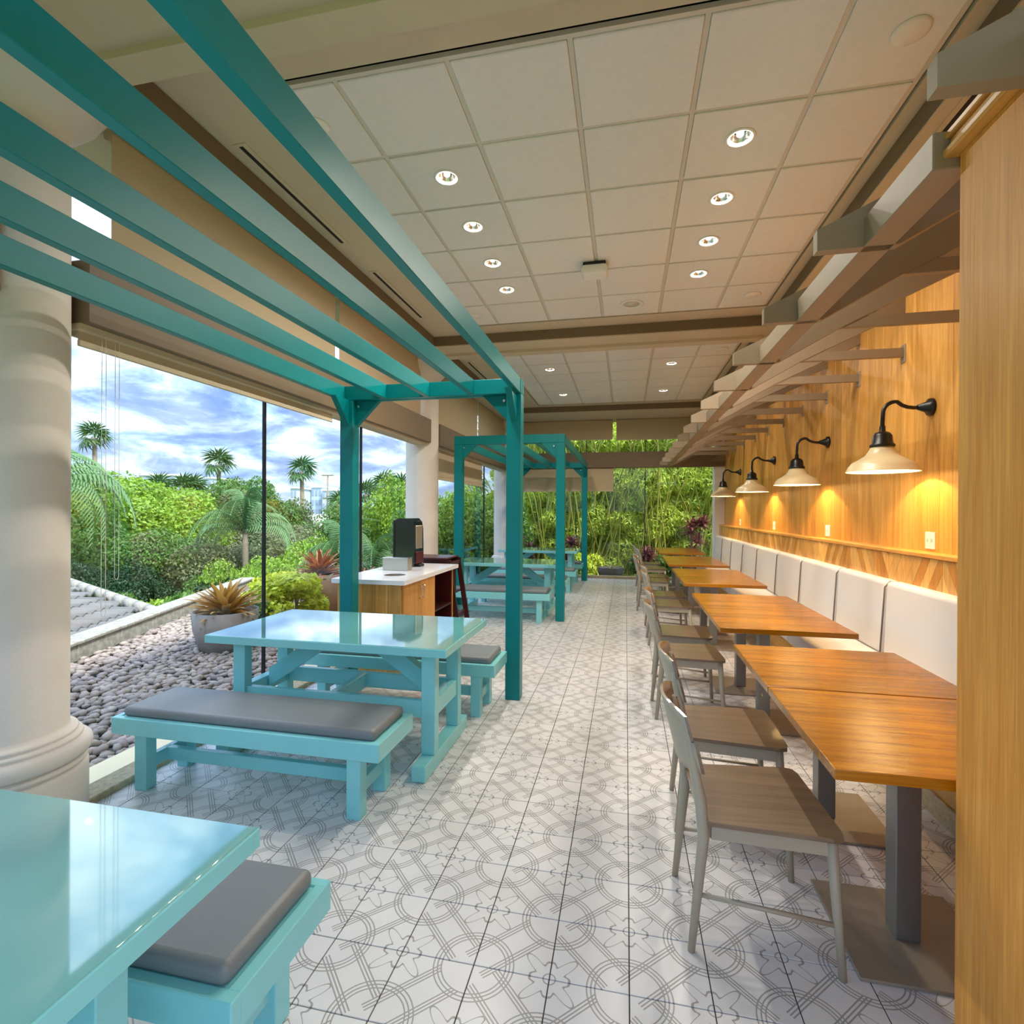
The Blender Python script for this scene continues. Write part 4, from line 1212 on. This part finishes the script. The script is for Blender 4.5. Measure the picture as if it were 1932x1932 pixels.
def potted(loc, r, h, potm, lab, leafs, name='potted_bromeliad', cat='potted plant', taper=.75):
    o = empty(name, loc)
    MB().lathe([(0, 0), (r*taper, 0), (r*.95, h*.55), (r, h), (r*.93, h), (r*.88, h*.6), (0, h*.55)], n=36).obj('pot', potm, o)
    MB().lathe([(0, h*.86), (r*.92, h*.85)], n=24).obj('soil', SOIL, o)
    rg = random.Random(int(loc[0]*100)); leafs(o, h*.85, rg); tag(o, lab, cat, 'potted plants outside the windows')


L_OLIVE_P = mat('bromeliad_olive', srgb(150, 140, 86), .4, rnd=.3, trans=.25)
potted((-4.63, 5.42, -.12), .36, .46, CLAY, 'grey bowl planter with amber bromeliad on the pebbles', lambda o, z, g: (rosette(o, L_BROM, z, 90, .46, .036, g, (22, 88), .75), rosette(o, L_OLIVE_P, z+.03, 24, .40, .028, g, (5, 25), 1.2)))
potted((-4.75, 7.75, -.12), .34, .55, CLAYB, 'brown clay planter left of the oak cabinet', lambda o, z, g: rosette(o, L_OLIVE_P, z, 12, .25, .03, g, (10, 70), 1.2), taper=.85)
p_ = at(603, 1094, D=9.6); potted((p_.x, p_.y, p_.z-.10), .45, .22, CLAY, 'rough grey bowl with rust red bromeliad above the brown planter', lambda o, z, g: rosette(o, L_BROM2, z, 90, .52, .04, g, (15, 88), .8), taper=.6)
MB().lathe([(0, -1.2), (.3, -1.2), (.3, 0), (0, 0)], n=20).obj('pedestal', CLAY, bpy.data.objects[[k.name for k in bpy.data.objects if k.name.startswith('potted_bromeliad')][-1]])
p_ = at(693, 1085, D=10); potted((p_.x, p_.y, p_.z-.35), .32, .35, CLAY, 'grey bowl with pink bromeliad right of the pergola post', lambda o, z, g: rosette(o, L_BROM2, z, 26, .34, .03, g, (10, 85), 1.1))
potted((-.37, 13.5, -.16), .33, .28, DARKPOT, 'low dark round pot outside the far window at bamboo foot', lambda o, z, g: rosette(o, L_OLIVE_P, z, 12, .25, .012, g, (20, 80), .8), name='dark_planter')


def cordy(o, z, g, n=5, h=.5):
    for k in range(n):
        a = k*2.399; x, y = .16*math.cos(a)*g.uniform(.3, 1), .16*math.sin(a)*g.uniform(.3, 1); hh = h*g.uniform(.45, 1.15)
        MB().tube([(x*.4, y*.4, z-.05), (x*1.4, y*1.4, z+hh)], .012, 6).obj('stem', BARK, o)
        rosette(o, L_CORD, z+hh, 26, .32, .028, g, (0, 85), .9, x*1.4, y*1.4)


def cordyline(px, pyb, D, lab, n, h):
    p_ = at(px, pyb, D=D); potted((p_.x, p_.y, -.42), .25, .32, DARKPOT, lab, lambda o, z, g: cordy(o, z, g, n, h), name='potted_cordyline')


cordyline(1312, 1075, 13.4, 'tall maroon cordyline behind the last varnished table', 7, 1.25)
cordyline(1218, 1080, 13.3, 'maroon cordyline left of the varnished tables by the far window', 5, .75)
cordyline(990, 1075, 13.4, 'pink cordyline seen over the farthest picnic table', 5, .8)
cordyline(1068, 1075, 13.4, 'dark cordyline between the far pergola posts', 4, .75)

# bamboo behind the far window
_r = random.Random(4)
bl_ = leaves('foliage', 42000, [(_r.uniform(-.75, .75), _r.uniform(-.4, .4), -3.2+6.6*k/44+_r.uniform(-.2, .2), _r.uniform(.3, .55), _r.uniform(.25, .45), _r.uniform(.25, .5)) for k in range(45)], .15, L_BAMB, 5.0, .8, 9)
culmM = [MB().tube([(0, 0, 0), (.05*k, .02, 1.5), (.16*k, .05, 3.2), (.42*k, .1, 5.2), (.9*k, .15, 6.8)], [.018, .018, .016, .012, .005], 8).mesh('culm') for k in (1, 2.2, 3.6)]
for q in culmM: q.materials.append(CULM)
rb = random.Random(21); bi = 0
for (bx, by, w) in ((-2.3, 15.2, 1.2), (-1.2, 14.9, 1.1), (-.25, 15.2, 1.15), (.7, 14.9, 1.1), (1.5, 15.3, 1.1), (2.5, 15.0, 1.2), (3.6, 15.6, 1.2), (-3.4, 16.2, 1.3), (0.2, 16.8, 1.5), (2.4, 17.0, 1.5), (-1.7, 17.0, 1.5)):
    o = empty('bamboo_clump', (bx, by, -1.2)); bi += 1
    for k in range(26):
        q = link('culm', culmM[rb.randrange(3)], None, o); q.location = (rb.gauss(0, .28), rb.gauss(0, .22), 0); q.rotation_euler = (rb.uniform(-.12, .12), rb.uniform(-.2, .2), rb.choice([0, 0, 3.14])+rb.uniform(-.8, .8)); s_ = rb.uniform(.8, 1.1); q.scale = (s_, s_, s_)
    q = link('foliage', bl_, None, o); q.location = (0, .35, 3.2); q.scale = (w, w*.85, 1.05); q['kind'] = 'stuff'
    pl = ['left of the half lowered shade', 'behind the half lowered shade', 'at the middle of the far window', 'right of the middle of the far window', 'above the tall cordyline', 'behind the pale wall end', 'hidden by the oak wall', 'beyond the far corner column', 'in the back row at centre', 'in the back row at right', 'in the back row at left'][bi-1]
    tag(o, 'dense yellow green bamboo clump '+pl, 'bamboo', 'bamboo clumps behind the far window')
for i, (bx, by, w, kd) in enumerate(((-1.5, 14.1, .6, 'lime'), (-.9, 14.3, .5, 'yellow'), (.6, 14.2, .55, 'mid'), (1.9, 14.2, .5, 'dark'), (1.2, 14.3, .5, 'mid'))):
    o = empty('shrub', (bx, by, -.9)); q = link('foliage', FOLS[kd], None, o); q.location = (0, 0, .7); q.scale = (w, w*.7, .75); q['kind'] = 'stuff'
    MB().tube([(0, 0, 0), (0, 0, .6)], .02, 6).obj('stem', BARK, o)
    tag(o, ['lime green shrub at the left foot of the bamboo', 'yellow green shrub near the far pergola post', 'green shrub right of the low dark pot', 'dark green shrub at the wall end under the bamboo', 'green shrub beneath the tall cordyline'][i], 'shrub', 'shrubs at the foot of the bamboo')
